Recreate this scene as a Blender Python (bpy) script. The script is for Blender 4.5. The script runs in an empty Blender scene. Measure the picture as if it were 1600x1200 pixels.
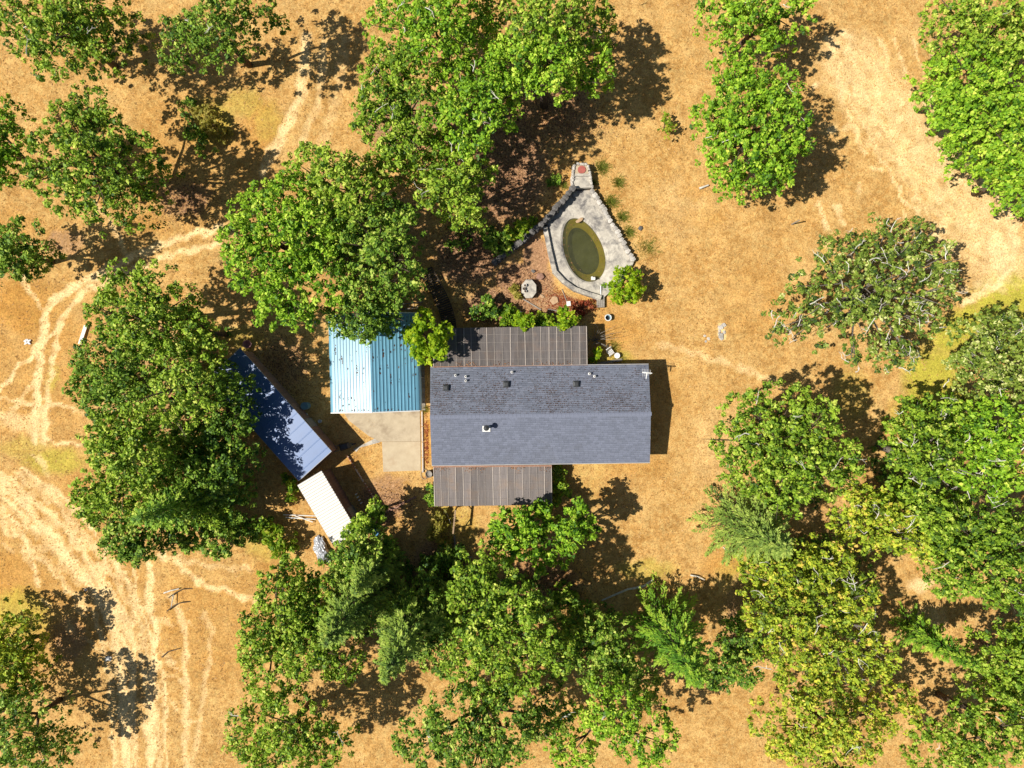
import bpy, bmesh, math, random
import numpy as np
from mathutils import Vector, Matrix
random.seed(7); rng = np.random.default_rng(7)
R = math.radians
scene = bpy.context.scene

# ---------------------------------------------------------------- camera, sky, sun, exposure
CH = 57.0                        # drone height above the ground, metres
S = 0.0535                       # metres on the ground per photograph pixel
cam_d = bpy.data.cameras.new('camera'); cam = bpy.data.objects.new('camera', cam_d)
scene.collection.objects.link(cam); scene.camera = cam
cam.location = (0, 0, CH); cam.rotation_euler = (0, 0, 0)
cam_d.sensor_width = 36.0; cam_d.lens = 36.0 * CH / (1600 * S)
cam_d.clip_start = 0.5; cam_d.clip_end = 5000
SUN_EL, SHADOW_DIR = 52.0, 13.0          # shadows fall to the right and a little up
sd = Vector((math.cos(R(SHADOW_DIR)) * math.cos(R(SUN_EL)), math.sin(R(SHADOW_DIR)) * math.cos(R(SUN_EL)), -math.sin(R(SUN_EL))))
world = bpy.data.worlds.new('World'); scene.world = world; world.use_nodes = True
wn = world.node_tree.nodes; wl = world.node_tree.links
sky = wn.new('ShaderNodeTexSky'); sky.sky_type = 'NISHITA'; sky.sun_disc = False
sky.sun_elevation = R(SUN_EL); sky.sun_rotation = math.atan2(-sd.x, -sd.y)
wn['Background'].inputs['Strength'].default_value = 0.05
wl.new(sky.outputs[0], wn['Background'].inputs['Color'])
sun_d = bpy.data.lights.new('sun', 'SUN'); sun_d.energy = 5.0; sun_d.angle = R(0.53); sun_d.color = (1.0, 0.94, 0.84)
sun = bpy.data.objects.new('sun', sun_d); scene.collection.objects.link(sun)
sun.rotation_euler = sd.to_track_quat('-Z', 'Y').to_euler(); sun.location = (-60, -15, 90)
vs = scene.view_settings
vs.view_transform = 'Standard'; vs.look = 'None'; vs.gamma = 1.0; vs.use_curve_mapping = False; vs.exposure = 0.34

# ---------------------------------------------------------------- helpers
COL = scene.collection
def W(px, py, h=0.0):
    k = (CH - h) / CH
    return Vector(((px - 800) * S * k, (600 - py) * S * k, h))

def tag(o, label=None, cat=None, group=None, kind=None):
    if label: o['label'] = label
    if cat: o['category'] = cat
    if group: o['group'] = group
    if kind: o['kind'] = kind
    return o

def thing(name, label, cat, loc=(0, 0, 0), rz=0.0, group=None):
    o = bpy.data.objects.new(name, None); COL.objects.link(o)
    o.location = loc; o.rotation_euler = (0, 0, rz); o.empty_display_size = 0.3
    return tag(o, label, cat, group)

def link(name, me, mat, parent=None, loc=(0, 0, 0), rot=(0, 0, 0), scale=(1, 1, 1)):
    o = bpy.data.objects.new(name, me); COL.objects.link(o)
    if mat is not None and len(me.materials) == 0: me.materials.append(mat)
    o.parent = parent; o.location = loc; o.rotation_euler = rot; o.scale = scale
    return o

class MB:
    def __init__(s): s.v = []; s.f = []
    def add(s, vs, fs):
        n = len(s.v); s.v += [tuple(a) for a in vs]; s.f += [tuple(i + n for i in f) for f in fs]; return s
    def box(s, c, d, M=None):
        c = Vector(c); out = []
        for z in (-.5, .5):
            for x, y in ((-.5, -.5), (.5, -.5), (.5, .5), (-.5, .5)):
                p = Vector((x * d[0], y * d[1], z * d[2]))
                out.append(c + (M @ p if M is not None else p))
        return s.add(out, [(3, 2, 1, 0), (4, 5, 6, 7), (0, 1, 5, 4), (1, 2, 6, 5), (2, 3, 7, 6), (3, 0, 4, 7)])
    def bar(s, a, b, w, h=None):
        a = Vector(a); b = Vector(b); d = b - a; h = h or w
        M = d.to_track_quat('X', 'Z').to_matrix()
        return s.box((a + b) / 2, (d.length, w, h), M)
    def tube(s, pts, rad, n=6, cap=True):
        pts = [Vector(p) for p in pts]; base = len(s.v); vs = []
        for i, p in enumerate(pts):
            t = (pts[min(i + 1, len(pts) - 1)] - pts[max(i - 1, 0)])
            if t.length < 1e-6: t = Vector((0, 0, 1))
            q = t.to_track_quat('Z', 'Y'); r = rad[i] if hasattr(rad, '__len__') else rad
            for k in range(n):
                a = 2 * math.pi * k / n
                vs.append(p + q @ Vector((r * math.cos(a), r * math.sin(a), 0)))
        fs = []
        for i in range(len(pts) - 1):
            for k in range(n):
                k2 = (k + 1) % n
                fs.append((i * n + k, i * n + k2, (i + 1) * n + k2, (i + 1) * n + k))
        if cap:
            fs.append(tuple(reversed(range(n)))); fs.append(tuple((len(pts) - 1) * n + k for k in range(n)))
        return s.add(vs, fs)
    def lathe(s, prof, n=24, c=(0, 0, 0)):
        vs = []; fs = []
        for r, z in prof:
            for k in range(n):
                a = 2 * math.pi * k / n
                vs.append((c[0] + r * math.cos(a), c[1] + r * math.sin(a), c[2] + z))
        for i in range(len(prof) - 1):
            for k in range(n):
                k2 = (k + 1) % n
                fs.append((i * n + k, i * n + k2, (i + 1) * n + k2, (i + 1) * n + k))
        return s.add(vs, fs)
    def prism(s, poly, z0, z1):
        n = len(poly)
        vs = [(p[0], p[1], z0) for p in poly] + [(p[0], p[1], z1) for p in poly]
        a = sum(poly[i][0] * poly[(i + 1) % n][1] - poly[(i + 1) % n][0] * poly[i][1] for i in range(n))
        fs = [tuple(reversed(range(n))), tuple(range(n, 2 * n))] + [(i, (i + 1) % n, n + (i + 1) % n, n + i) for i in range(n)]
        if a < 0: fs = [tuple(reversed(f)) for f in fs]
        return s.add(vs, fs)
    def mesh(s, name, smooth=False):
        me = bpy.data.meshes.new(name); me.from_pydata(s.v, [], s.f); me.update()
        if smooth: me.polygons.foreach_set('use_smooth', [True] * len(me.polygons))
        return me
    def build(s, name, mat, parent=None, loc=(0, 0, 0), rot=(0, 0, 0), smooth=False):
        return link(name, s.mesh(name, smooth), mat, parent, loc, rot)

def np_mesh(name, V, F, attrs=None):
    """V (n,3), F (m,k) ; attrs {name: per-face floats}"""
    me = bpy.data.meshes.new(name); V = np.asarray(V, np.float32); F = np.asarray(F, np.int32)
    k = F.shape[1]
    me.vertices.add(len(V)); me.vertices.foreach_set('co', V.ravel())
    me.loops.add(F.size); me.loops.foreach_set('vertex_index', F.ravel())
    me.polygons.add(len(F)); me.polygons.foreach_set('loop_start', np.arange(0, F.size, k, dtype=np.int32))
    me.update(calc_edges=True)
    for n, a in (attrs or {}).items():
        at = me.attributes.new(n, 'FLOAT', 'FACE'); at.data.foreach_set('value', np.asarray(a, np.float32))
    return me

# ---------------------------------------------------------------- materials
def new_mat(name):
    m = bpy.data.materials.new(name); m.use_nodes = True
    return m, m.node_tree.nodes, m.node_tree.links, m.node_tree.nodes['Principled BSDF']
def noise(n, l, vec, scale, detail=4.0, rough=0.6, dist=0.0):
    t = n.new('ShaderNodeTexNoise'); t.inputs['Scale'].default_value = scale; t.inputs['Detail'].default_value = detail
    t.inputs['Roughness'].default_value = rough; t.inputs['Distortion'].default_value = dist
    if vec is not None: l.new(vec, t.inputs['Vector'])
    return t.outputs['Fac']
def ramp(n, l, fac, stops):
    r = n.new('ShaderNodeValToRGB'); e = r.color_ramp.elements
    while len(e) < len(stops): e.new(0.5)
    for el, (p, c) in zip(e, stops):
        el.position = p; el.color = (*c, 1) if len(c) == 3 else c
    l.new(fac, r.inputs[0]); return r.outputs[0]
def mixc(n, l, fac, a, b, mode='MIX'):
    m = n.new('ShaderNodeMix'); m.data_type = 'RGBA'; m.blend_type = mode
    for sock, v in ((m.inputs[0], fac), (m.inputs[6], a), (m.inputs[7], b)):
        if hasattr(v, 'links'): l.new(v, sock)
        elif isinstance(v, (int, float)): sock.default_value = v
        else: sock.default_value = (*v, 1)
    return m.outputs[2]
def math_(n, l, op, a, b=None, clamp=False):
    m = n.new('ShaderNodeMath'); m.operation = op; m.use_clamp = clamp
    for i, v in enumerate((a, b)):
        if v is None: continue
        if hasattr(v, 'links'): l.new(v, m.inputs[i])
        else: m.inputs[i].default_value = v
    return m.outputs[0]
def bump(n, l, bsdf, h, strength, dist):
    b = n.new('ShaderNodeBump'); b.inputs['Strength'].default_value = strength; b.inputs['Distance'].default_value = dist
    l.new(h, b.inputs['Height']); l.new(b.outputs[0], bsdf.inputs['Normal'])
def coords(n, l, scale=(1, 1, 1)):
    tc = n.new('ShaderNodeTexCoord')
    if scale == (1, 1, 1): return tc.outputs['Object']
    mp = n.new('ShaderNodeMapping'); mp.inputs['Scale'].default_value = scale
    l.new(tc.outputs['Object'], mp.inputs[0]); return mp.outputs[0]

def plain(name, c, c2=None, scale=3.0, rough=0.7, spec=0.3, metal=0.0, bmp=0.3, bd=0.01, per_object=0.0, stretch=(1, 1, 1),
          stain=None, stain_scale=1.2, stain_lo=0.55, stain_hi=0.7):
    m, n, l, b = new_mat(name); v = coords(n, l, stretch)
    c2 = c2 or tuple(x * 0.7 for x in c)
    f = noise(n, l, v, scale, 6, 0.65)
    col = ramp(n, l, f, [(0.3, c2), (0.68, c)])
    if stain:
        sf = noise(n, l, v, stain_scale, 7, 0.7, 0.4)
        col = mixc(n, l, ramp(n, l, sf, [(stain_lo, (0, 0, 0)), (stain_hi, (1, 1, 1))]), col, stain)
    if per_object:
        oi = n.new('ShaderNodeObjectInfo')
        mr = n.new('ShaderNodeMapRange'); mr.inputs[3].default_value = 1 - per_object; mr.inputs[4].default_value = 1 + per_object
        l.new(oi.outputs['Random'], mr.inputs[0])
        hs = n.new('ShaderNodeHueSaturation'); l.new(mr.outputs[0], hs.inputs['Value']); l.new(col, hs.inputs['Color']); col = hs.outputs[0]
    l.new(col, b.inputs['Base Color'])
    b.inputs['Roughness'].default_value = rough; b.inputs['Specular IOR Level'].default_value = spec; b.inputs['Metallic'].default_value = metal
    if bmp: bump(n, l, b, noise(n, l, v, scale * 6, 6, 0.7), bmp, bd)
    return m

def leaf_mat(name, stops, transl=0.18, rough=0.55):
    m, n, l, b = new_mat(name)
    a = n.new('ShaderNodeAttribute'); a.attribute_name = 'tint'
    col = ramp(n, l, a.outputs['Fac'], stops)
    l.new(col, b.inputs['Base Color']); b.inputs['Roughness'].default_value = rough; b.inputs['Specular IOR Level'].default_value = 0.25
    t = n.new('ShaderNodeBsdfTranslucent')
    hs = n.new('ShaderNodeHueSaturation'); hs.inputs['Value'].default_value = 1.25; l.new(col, hs.inputs['Color']); l.new(hs.outputs[0], t.inputs['Color'])
    mx = n.new('ShaderNodeMixShader'); mx.inputs[0].default_value = transl
    l.new(b.outputs[0], mx.inputs[1]); l.new(t.outputs[0], mx.inputs[2])
    l.new(mx.outputs[0], n['Material Output'].inputs['Surface'])
    return m

LEAF = {
 'oak':    leaf_mat('oak_leaf', [(0.0, (.035, .09, .010)), (0.3, (.145, .265, .018)), (0.7, (.32, .47, .034)), (1.0, (.60, .66, .12))]),
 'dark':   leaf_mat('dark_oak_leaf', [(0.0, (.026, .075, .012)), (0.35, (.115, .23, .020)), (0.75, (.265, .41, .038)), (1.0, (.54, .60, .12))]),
 'bright': leaf_mat('bright_oak_leaf', [(0.0, (.04, .12, .010)), (0.3, (.16, .33, .016)), (0.7, (.33, .53, .030)), (1.0, (.58, .69, .09))]),
 'lichen': leaf_mat('lichen_oak_leaf', [(0.0, (.035, .075, .016)), (0.35, (.14, .22, .026)), (0.75, (.30, .39, .055)), (1.0, (.68, .68, .28))]),
 'yellow': leaf_mat('yellow_oak_leaf', [(0.0, (.07, .12, .012)), (0.3, (.22, .33, .022)), (0.65, (.44, .53, .04)), (0.9, (.64, .60, .06)), (1.0, (.72, .50, .11))]),
 'maple':  leaf_mat('maple_leaf', [(0.0, (.08, .20, .010)), (0.4, (.26, .43, .014)), (0.8, (.46, .60, .022)), (1.0, (.60, .66, .05))], 0.45),
 'shrub':  leaf_mat('shrub_leaf', [(0.0, (.06, .15, .010)), (0.4, (.19, .33, .016)), (0.8, (.36, .48, .03)), (1.0, (.52, .52, .07))], 0.4),
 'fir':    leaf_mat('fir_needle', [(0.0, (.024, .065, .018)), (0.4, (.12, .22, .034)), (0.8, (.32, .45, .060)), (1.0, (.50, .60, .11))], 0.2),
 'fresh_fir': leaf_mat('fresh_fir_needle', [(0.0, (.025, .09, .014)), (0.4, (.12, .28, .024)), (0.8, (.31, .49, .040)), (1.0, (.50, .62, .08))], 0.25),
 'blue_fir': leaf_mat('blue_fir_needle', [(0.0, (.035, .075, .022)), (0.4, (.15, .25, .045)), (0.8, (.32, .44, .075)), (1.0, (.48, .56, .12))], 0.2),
 'tuft':   leaf_mat('green_grass', [(0.0, (.10, .13, .02)), (0.5, (.20, .24, .03)), (1.0, (.36, .34, .07))], 0.4),
 'straw':  leaf_mat('dry_straw', [(0.0, (.26, .14, .04)), (0.35, (.46, .28, .095)), (0.75, (.66, .44, .18)), (1.0, (.85, .64, .36))], 0.4),
 'weed':   leaf_mat('straw_weed', [(0.0, (.20, .19, .03)), (0.5, (.34, .32, .05)), (1.0, (.55, .44, .12))], 0.4),
 'litter': leaf_mat('fallen_leaf', [(0.0, (.05, .028, .016)), (0.4, (.13, .06, .03)), (0.8, (.28, .13, .06)), (1.0, (.45, .25, .13))], 0.1),
 'rust':   leaf_mat('rust_leaf', [(0.0, (.12, .02, .012)), (0.5, (.26, .05, .02)), (1.0, (.48, .17, .05))], 0.2),
}
M = {
 'bark': plain('bark', (.16, .12, .085), (.05, .038, .028), 5, .9, .1, bmp=.8, bd=.02),
 'grey_bark': plain('grey_bark', (.27, .24, .20), (.10, .085, .07), 5, .9, .1, bmp=.8, bd=.02),
 'pale_bark': plain('lichen_bark', (.78, .75, .66), (.42, .39, .33), 5, .9, .1, bmp=.5, bd=.01),
 'red_bark': plain('fir_bark', (.13, .085, .06), (.04, .03, .022), 6, .9, .1, bmp=.8, bd=.02),
 'wood': plain('weathered_wood', (.40, .28, .17), (.20, .14, .09), 3, .85, .15, stretch=(1, 6, 6), per_object=.15),
 'grey_wood': plain('grey_wood', (.34, .31, .27), (.17, .15, .13), 3, .85, .15, stretch=(1, 6, 6), per_object=.15),
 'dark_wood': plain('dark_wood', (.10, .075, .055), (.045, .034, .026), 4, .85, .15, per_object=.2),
 'red_wood': plain('faded_red_paint', (.42, .17, .10), (.28, .16, .10), 3, .8, .2, per_object=.15),
 'concrete': plain('pool_concrete', (.62, .575, .49), (.38, .345, .295), 1.9, .85, .2, bmp=.4, bd=.01, stain=(.16, .15, .145), stain_scale=.95, stain_lo=.46, stain_hi=.64),
 'slab': plain('driveway_concrete', (.54, .45, .31), (.44, .35, .235), 1.2, .9, .2, bmp=.4, bd=.01, stain=(.42, .30, .19), stain_scale=.5, stain_lo=.56, stain_hi=.75),
 'old_slab': plain('old_concrete', (.51, .425, .30), (.40, .325, .225), 1.5, .9, .2, bmp=.4, bd=.01, stain=(.25, .185, .125), stain_scale=.6, stain_lo=.50, stain_hi=.72),
 'stone': plain('pale_stone', (.60, .56, .50), (.30, .28, .26), 4, .9, .15, bmp=.6, bd=.02, per_object=.25),
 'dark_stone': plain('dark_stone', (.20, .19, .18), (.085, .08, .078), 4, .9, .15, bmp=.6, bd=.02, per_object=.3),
 'rust_stone': plain('rust_stone', (.38, .22, .16), (.25, .14, .10), 4, .9, .15, bmp=.5, bd=.02),
 'tan_stone': plain('tan_stone', (.52, .36, .22), (.38, .25, .15), 4, .9, .15, bmp=.5, bd=.02),
 'white': plain('white_paint', (.80, .79, .76), (.70, .69, .66), 3, .6, .4, bmp=.1),
 'red_clay': plain('red_clay', (.46, .13, .10), (.33, .10, .08), 4, .8, .2),
 'blue_plastic': plain('blue_plastic', (.05, .22, .42), (.04, .17, .34), 3, .45, .5, bmp=0),
 'teal_plastic': plain('teal_plastic', (.16, .30, .36), (.11, .22, .28), 3, .5, .5, bmp=0),
 'black': plain('black_plastic', (.018, .018, .02), (.012, .012, .013), 3, .5, .4, bmp=0),
 'dark_metal': plain('dark_vent_metal', (.07, .075, .08), (.04, .042, .045), 6, .5, .4, metal=.3, bmp=0),
 'steel': plain('galvanised_steel', (.55, .56, .58), (.42, .43, .45), 5, .4, .5, metal=.6, bmp=.1),
 'siding': plain('cream_siding', (.55, .51, .44), (.46, .42, .36), 3, .8, .3),
 'trim': plain('grey_trim', (.42, .41, .40), (.34, .33, .32), 3, .7, .3),
 'pink_wall': plain('pinkish_board', (.34, .21, .16), (.22, .14, .11), 2, .85, .2, stretch=(1, 1, 5), per_object=.12),
 'brown_wall': plain('brown_siding', (.235, .14, .105), (.13, .08, .062), 1.5, .75, .3, stretch=(3, 3, .6), per_object=.12),
 'lath': plain('pale_lath', (.60, .53, .47), (.47, .40, .35), 5, .8, .2, stretch=(1, 1, 1)),
 'grey_lath': plain('grey_lath', (.40, .36, .33), (.28, .25, .23), 5, .8, .2),
 'rib_strip': plain('rib_strip', (.40, .33, .26), (.30, .24, .18), 6, .8, .2, bmp=0),
 'pink': plain('pink_plastic', (.50, .22, .22), (.4, .17, .17), 3, .5, .4, bmp=0),
 'gutter': plain('gutter_litter', (.40, .24, .17), (.24, .13, .09), 8, .9, .1, bmp=.6, bd=.02),
 'tarp': plain('silver_tarp', (.62, .64, .68), (.42, .44, .48), 3, .35, .5, metal=.35, bmp=.5, bd=.02),
}
# corrugated patio sheet: grey, streaked along the fall, each sheet its own shade
def patio_mat(name, c1, c2, warm):
    m, n, l, b = new_mat(name)
    v = coords(n, l, (9, .5, 1)); v2 = coords(n, l, (1, 1, 1)); oi = n.new('ShaderNodeObjectInfo')
    vm = n.new('ShaderNodeVectorMath'); vm.operation = 'ADD'; l.new(v, vm.inputs[0])
    cx = n.new('ShaderNodeCombineXYZ'); sc = math_(n, l, 'MULTIPLY', oi.outputs['Random'], 37.0); l.new(sc, cx.inputs[0]); l.new(cx.outputs[0], vm.inputs[1])
    f = noise(n, l, vm.outputs[0], 1.2, 5, .65)
    col = ramp(n, l, f, [(.3, c2), (.66, c1)])
    f2 = noise(n, l, v2, 1.1, 5, .6)
    col = mixc(n, l, ramp(n, l, f2, [(.5, (0, 0, 0)), (.75, (.7, .7, .7))]), col, warm)
    mr = n.new('ShaderNodeMapRange'); mr.inputs[3].default_value = .82; mr.inputs[4].default_value = 1.2; l.new(oi.outputs['Random'], mr.inputs[0])
    hs = n.new('ShaderNodeHueSaturation'); l.new(mr.outputs[0], hs.inputs['Value']); l.new(col, hs.inputs['Color'])
    l.new(hs.outputs[0], b.inputs['Base Color']); b.inputs['Roughness'].default_value = .6; b.inputs['Specular IOR Level'].default_value = .3
    return m
M['patio_n'] = patio_mat('dark_patio_sheet', (.185, .165, .158), (.10, .09, .088), (.21, .155, .125))
M['patio_s'] = patio_mat('grey_patio_sheet', (.265, .235, .225), (.175, .155, .15), (.29, .215, .165))

def metal_roof(name, c, rough, stain, stretch, lo=.60, hi=.68, spec=.6, sscale=1.6):
    m, n, l, b = new_mat(name); v = coords(n, l, stretch); v1 = coords(n, l)
    big = noise(n, l, v1, .7, 4, .6)
    col = ramp(n, l, big, [(.3, tuple(x * .86 for x in c)), (.7, c)])
    f = noise(n, l, v, sscale, 5, .7, .2)
    k = ramp(n, l, f, [(lo, (0, 0, 0)), (hi, (1, 1, 1))])
    col = mixc(n, l, k, col, stain); l.new(col, b.inputs['Base Color'])
    rr = ramp(n, l, k, [(0, (rough,) * 3), (1, (.9,) * 3)]); l.new(rr, b.inputs['Roughness'])
    b.inputs['Specular IOR Level'].default_value = spec
    return m
M['barn'] = metal_roof('blue_painted_metal', (.15, .36, .49), .29, (.05, .045, .04), (5, .7, 1), .65, .71, 1.0)
M['blue_roof'] = metal_roof('slate_blue_metal', (.055, .135, .33), .46, (.12, .17, .28), (1, 1, 1), .66, .9, .6)
M['white_roof'] = metal_roof('white_painted_metal', (.74, .71, .66), .62, (.60, .54, .46), (1, 1, 1), .6, .85, .35)

def shingle_mat(name, c1, c2, stain, lo, hi):
    m, n, l, b = new_mat(name); g = n.new('ShaderNodeNewGeometry'); v = coords(n, l)
    col = ramp(n, l, g.outputs['Random Per Island'], [(0, c2), (1, c1)])
    grit = noise(n, l, v, 26, 3, .7); col = mixc(n, l, .35, col, ramp(n, l, grit, [(.3, tuple(x * .6 for x in c2)), (.7, tuple(min(1, x * 1.35) for x in c1))]))
    f = noise(n, l, v, .55, 7, .72, .6); col = mixc(n, l, ramp(n, l, f, [(lo, (0, 0, 0)), (hi, (.85, .85, .85))]), col, stain)
    l.new(col, b.inputs['Base Color']); b.inputs['Roughness'].default_value = .85; b.inputs['Specular IOR Level'].default_value = .25
    bump(n, l, b, noise(n, l, v, 40, 3, .6), .4, .01); return m
M['shingle_n'] = shingle_mat('weathered_shingle', (.215, .235, .30), (.125, .14, .18), (.15, .15, .16), .56, .8)
M['shingle_s'] = shingle_mat('grey_blue_shingle', (.195, .215, .285), (.13, .145, .19), (.14, .15, .185), .54, .76)

# ---------------------------------------------------------------- ground
def wav(x, y, lam, seed, n=7):
    r = np.random.default_rng(abs(int(seed))); out = np.zeros_like(x)
    for i in range(n):
        a = r.uniform(0, 2 * np.pi); L = lam * r.uniform(.6, 1.6)
        out += np.sin((x * np.cos(a) + y * np.sin(a)) * 2 * np.pi / L + r.uniform(0, 6.28))
    return out / math.sqrt(n)
def dist_poly(x, y, pts):
    d = np.full(x.shape, 1e9)
    for (ax, ay), (bx, by) in zip(pts[:-1], pts[1:]):
        vx, vy = bx - ax, by - ay; t = np.clip(((x - ax) * vx + (y - ay) * vy) / (vx * vx + vy * vy), 0, 1)
        d = np.minimum(d, np.hypot(x - ax - t * vx, y - ay - t * vy))
    return d
def in_poly(x, y, pts):
    c = np.zeros(x.shape, bool)
    for i in range(len(pts)):
        (ax, ay), (bx, by) = pts[i], pts[i - 1]
        if ay == by: continue
        c ^= ((ay > y) != (by > y)) & (x < (bx - ax) * (y - ay) / (by - ay) + ax)
    return c
def sm(d, a, b): t = np.clip((d - a) / (b - a), 0, 1); return t * t * (3 - 2 * t)

STEP = 0.18
gx = np.concatenate([[-900, -400, -180, -100, -70, -55], np.arange(-47, 47.01, STEP), [55, 70, 100, 180, 400, 900]])
gy = np.concatenate([[-900, -400, -180, -100, -60, -42], np.arange(-36, 36.01, STEP), [42, 60, 100, 180, 400, 900]])
XX, YY = np.meshgrid(gx, gy); PX, PY = XX / S + 800, 600 - YY / S
jx = PX + 2.5 * wav(PX, PY, 40, 1) + 1.5 * wav(PX, PY, 13, 2); jy = PY + 2.5 * wav(PX, PY, 40, 3) + 1.5 * wav(PX, PY, 13, 4)
pale = np.zeros_like(PX); green = np.zeros_like(PX); rust = np.zeros_like(PX); litter = np.zeros_like(PX)
def rut(pts, w, a=1.0):
    global pale
    d = dist_poly(jx, jy, pts); m = (1 - sm(d, w * .35, w * 1.35)) * a
    m *= np.clip(.85 + .25 * wav(PX, PY, 22, int(pts[0][0]) + 9), .4, 1); pale = np.maximum(pale, m)
def blob(arr, px, py, rx, ry, a=1.0, rot=0):
    c, s_ = math.cos(R(rot)), math.sin(R(rot)); dx, dy = jx - px, jy - py
    d = np.hypot((dx * c + dy * s_) / rx, (-dx * s_ + dy * c) / ry)
    np.maximum(arr, (1 - sm(d, .45, 1.1)) * a, out=arr)
# worn wheel tracks and trails, as they run through the dry grass
for p, w, a in [
    ([(480, 60), (470, 150), (440, 215), (410, 265)], 12, .8), ([(505, 60), (500, 150), (470, 225)], 9, .55), ([(540, 60), (525, 160), (500, 230)], 14, .35),
    ([(345, 355), (280, 372), (215, 398), (150, 432), (95, 458), (72, 490), (62, 560), (56, 640), (54, 690)], 9, 1.0),
    ([(345, 380), (260, 400), (200, 425), (130, 455), (95, 500), (82, 560), (73, 640), (70, 690)], 7, .8),
    ([(75, 488), (45, 455), (30, 420), (0, 400)], 6, .8), ([(200, 400), (178, 360), (168, 335), (150, 320)], 6, .7),
    ([(0, 612), (30, 570), (62, 540), (90, 510)], 5, .9), ([(0, 622), (45, 630), (70, 625), (130, 645)], 5, .8), ([(20, 640), (60, 590)], 5, .6),
    ([(70, 690), (105, 692), (140, 695)], 5, .7), ([(0, 650), (50, 655)], 12, .6), ([(68, 640), (70, 690)], 9, .7),
    ([(0, 745), (40, 790), (75, 830), (110, 880), (150, 925), (180, 980), (190, 1080), (195, 1200)], 10, .95),
    ([(0, 790), (40, 840), (60, 900), (62, 915)], 5, .9), ([(20, 765), (75, 800), (120, 850), (150, 905), (185, 950), (205, 1000)], 7, .8),
    ([(90, 840), (125, 895), (160, 935)], 5, .7), ([(50, 745), (95, 790), (125, 850), (165, 920), (185, 965)], 6, .7),
    ([(165, 860), (163, 900), (160, 930)], 6, .8), ([(212, 880), (208, 960), (205, 1060), (200, 1200)], 5, .8), ([(234, 880), (232, 940), (245, 985), (238, 1060), (235, 1200)], 8, 1.0),
    ([(250, 865), (290, 890), (320, 915), (360, 925), (410, 945)], 7, .8), ([(265, 930), (290, 980), (292, 1040), (290, 1200)], 7, .7), ([(320, 960), (330, 990), (320, 1060), (300, 1200)], 7, .5),
    ([(270, 870), (330, 885), (390, 890)], 7, .5), ([(180, 960), (215, 1010)], 14, .5),
    ([(1030, 538), (1070, 548), (1110, 560), (1150, 572), (1215, 598)], 8, .6),
    ([(1295, 60), (1315, 150), (1335, 200), (1350, 240)], 6, .7), ([(1355, 150), (1370, 190)], 5, .8),
    ([(1280, 320), (1290, 360), (1300, 395)], 6, .8), ([(1305, 320), (1318, 350)], 5, .7), ([(1425, 280), (1435, 330)], 5, .7), ([(1412, 330), (1417, 350)], 5, .6),
    ([(1455, 150), (1480, 215), (1515, 260), (1550, 290), (1578, 330), (1588, 380), (1580, 420), (1550, 450), (1510, 472)], 11, .9),
    ([(1330, 100), (1400, 190), (1470, 280), (1530, 350), (1560, 400)], 75, .62), ([(1520, 330), (1555, 400), (1540, 440)], 28, .6)]:
    rut(p, w * .8, a)
for k in range(16):     # fan of thin parallel ruts across the lower left field
    t = k / 15; q = random.uniform(-8, 8)
    rut([(-30 + 60 * t + q, 730 + 40 * (1 - t)), (50 + 75 * t + q, 800 + 60 * (1 - t)), (105 + 75 * t + q, 880 + 40 * (1 - t)), (150 + 70 * t + q, 960), (172 + 80 * t + q, 1050), (180 + 80 * t + q, 1200)], random.uniform(2, 4.2), random.uniform(.4, .9))
for k in range(7):      # and of the worn sweep in the upper right
    rut([(1300 + 25 * k, 60), (1325 + 25 * k, 150), (1370 + 24 * k, 230 + random.uniform(-10, 10)), (1420 + 20 * k, 320), (1500 + 10 * k, 400)], random.uniform(2.5, 5), random.uniform(.35, .8))
r_ = np.random.default_rng(5)
for i in range(70):     # pale tussock patches of the worn field on the right
    t = r_.uniform(0, 1); blob(pale, 1330 + 230 * t + r_.normal(0, 45), 100 + 330 * t + r_.normal(0, 45), r_.uniform(5, 15), r_.uniform(5, 14), r_.uniform(.4, .9), r_.uniform(0, 180))
for i in range(90):     # and of the rutted field on the left
    t = r_.uniform(0, 1); blob(pale, 20 + 230 * t + r_.normal(0, 40), 760 + 300 * t + r_.normal(0, 40), r_.uniform(3, 8), r_.uniform(8, 24), r_.uniform(.3, .7), r_.uniform(100, 150))
for a in [(1560, 395, 24, 45, .9, -15), (1128, 520, 9, 14, .9, 0), (1120, 700, 60, 90, .22, 0), (1060, 330, 60, 70, .2, 0), (40, 660, 50, 20, .5, 0), (1440, 915, 26, 16, .7, 0), (1450, 970, 40, 30, .5, 0)]:
    blob(pale, *a)
for a in [(1570, 470, 75, 55, 1, -30), (1500, 515, 75, 36, 1, -35), (1455, 590, 55, 65, .95, 20), (1420, 650, 40, 45, .5, 0), (1480, 630, 40, 70, 1, 0), (1590, 520, 60, 60, 1, 0), (1330, 620, 40, 50, .35, 0),
          (85, 720, 60, 26, .65, 0), (40, 700, 50, 22, .35, 0), (82, 590, 12, 28, .5, 0), (330, 190, 45, 45, .55, 0), (30, 960, 60, 50, .55, 0), (420, 190, 26, 40, .3, 0), (380, 160, 40, 30, .35, 0),
          (690, 840, 26, 70, .6, 0), (1010, 890, 60, 20, .45, 0), (960, 560, 40, 14, .5, 0), (1290, 400, 18, 30, .3, 20), (1170, 900, 60, 40, .35, 0), (380, 530, 40, 25, .4, 0), (420, 850, 50, 30, .4, 0), (830, 760, 40, 60, .2, 0),
          (910, 700, 60, 120, .1, 0), (715, 830, 40, 50, .3, 0)]:
    blob(green, *a)
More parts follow.
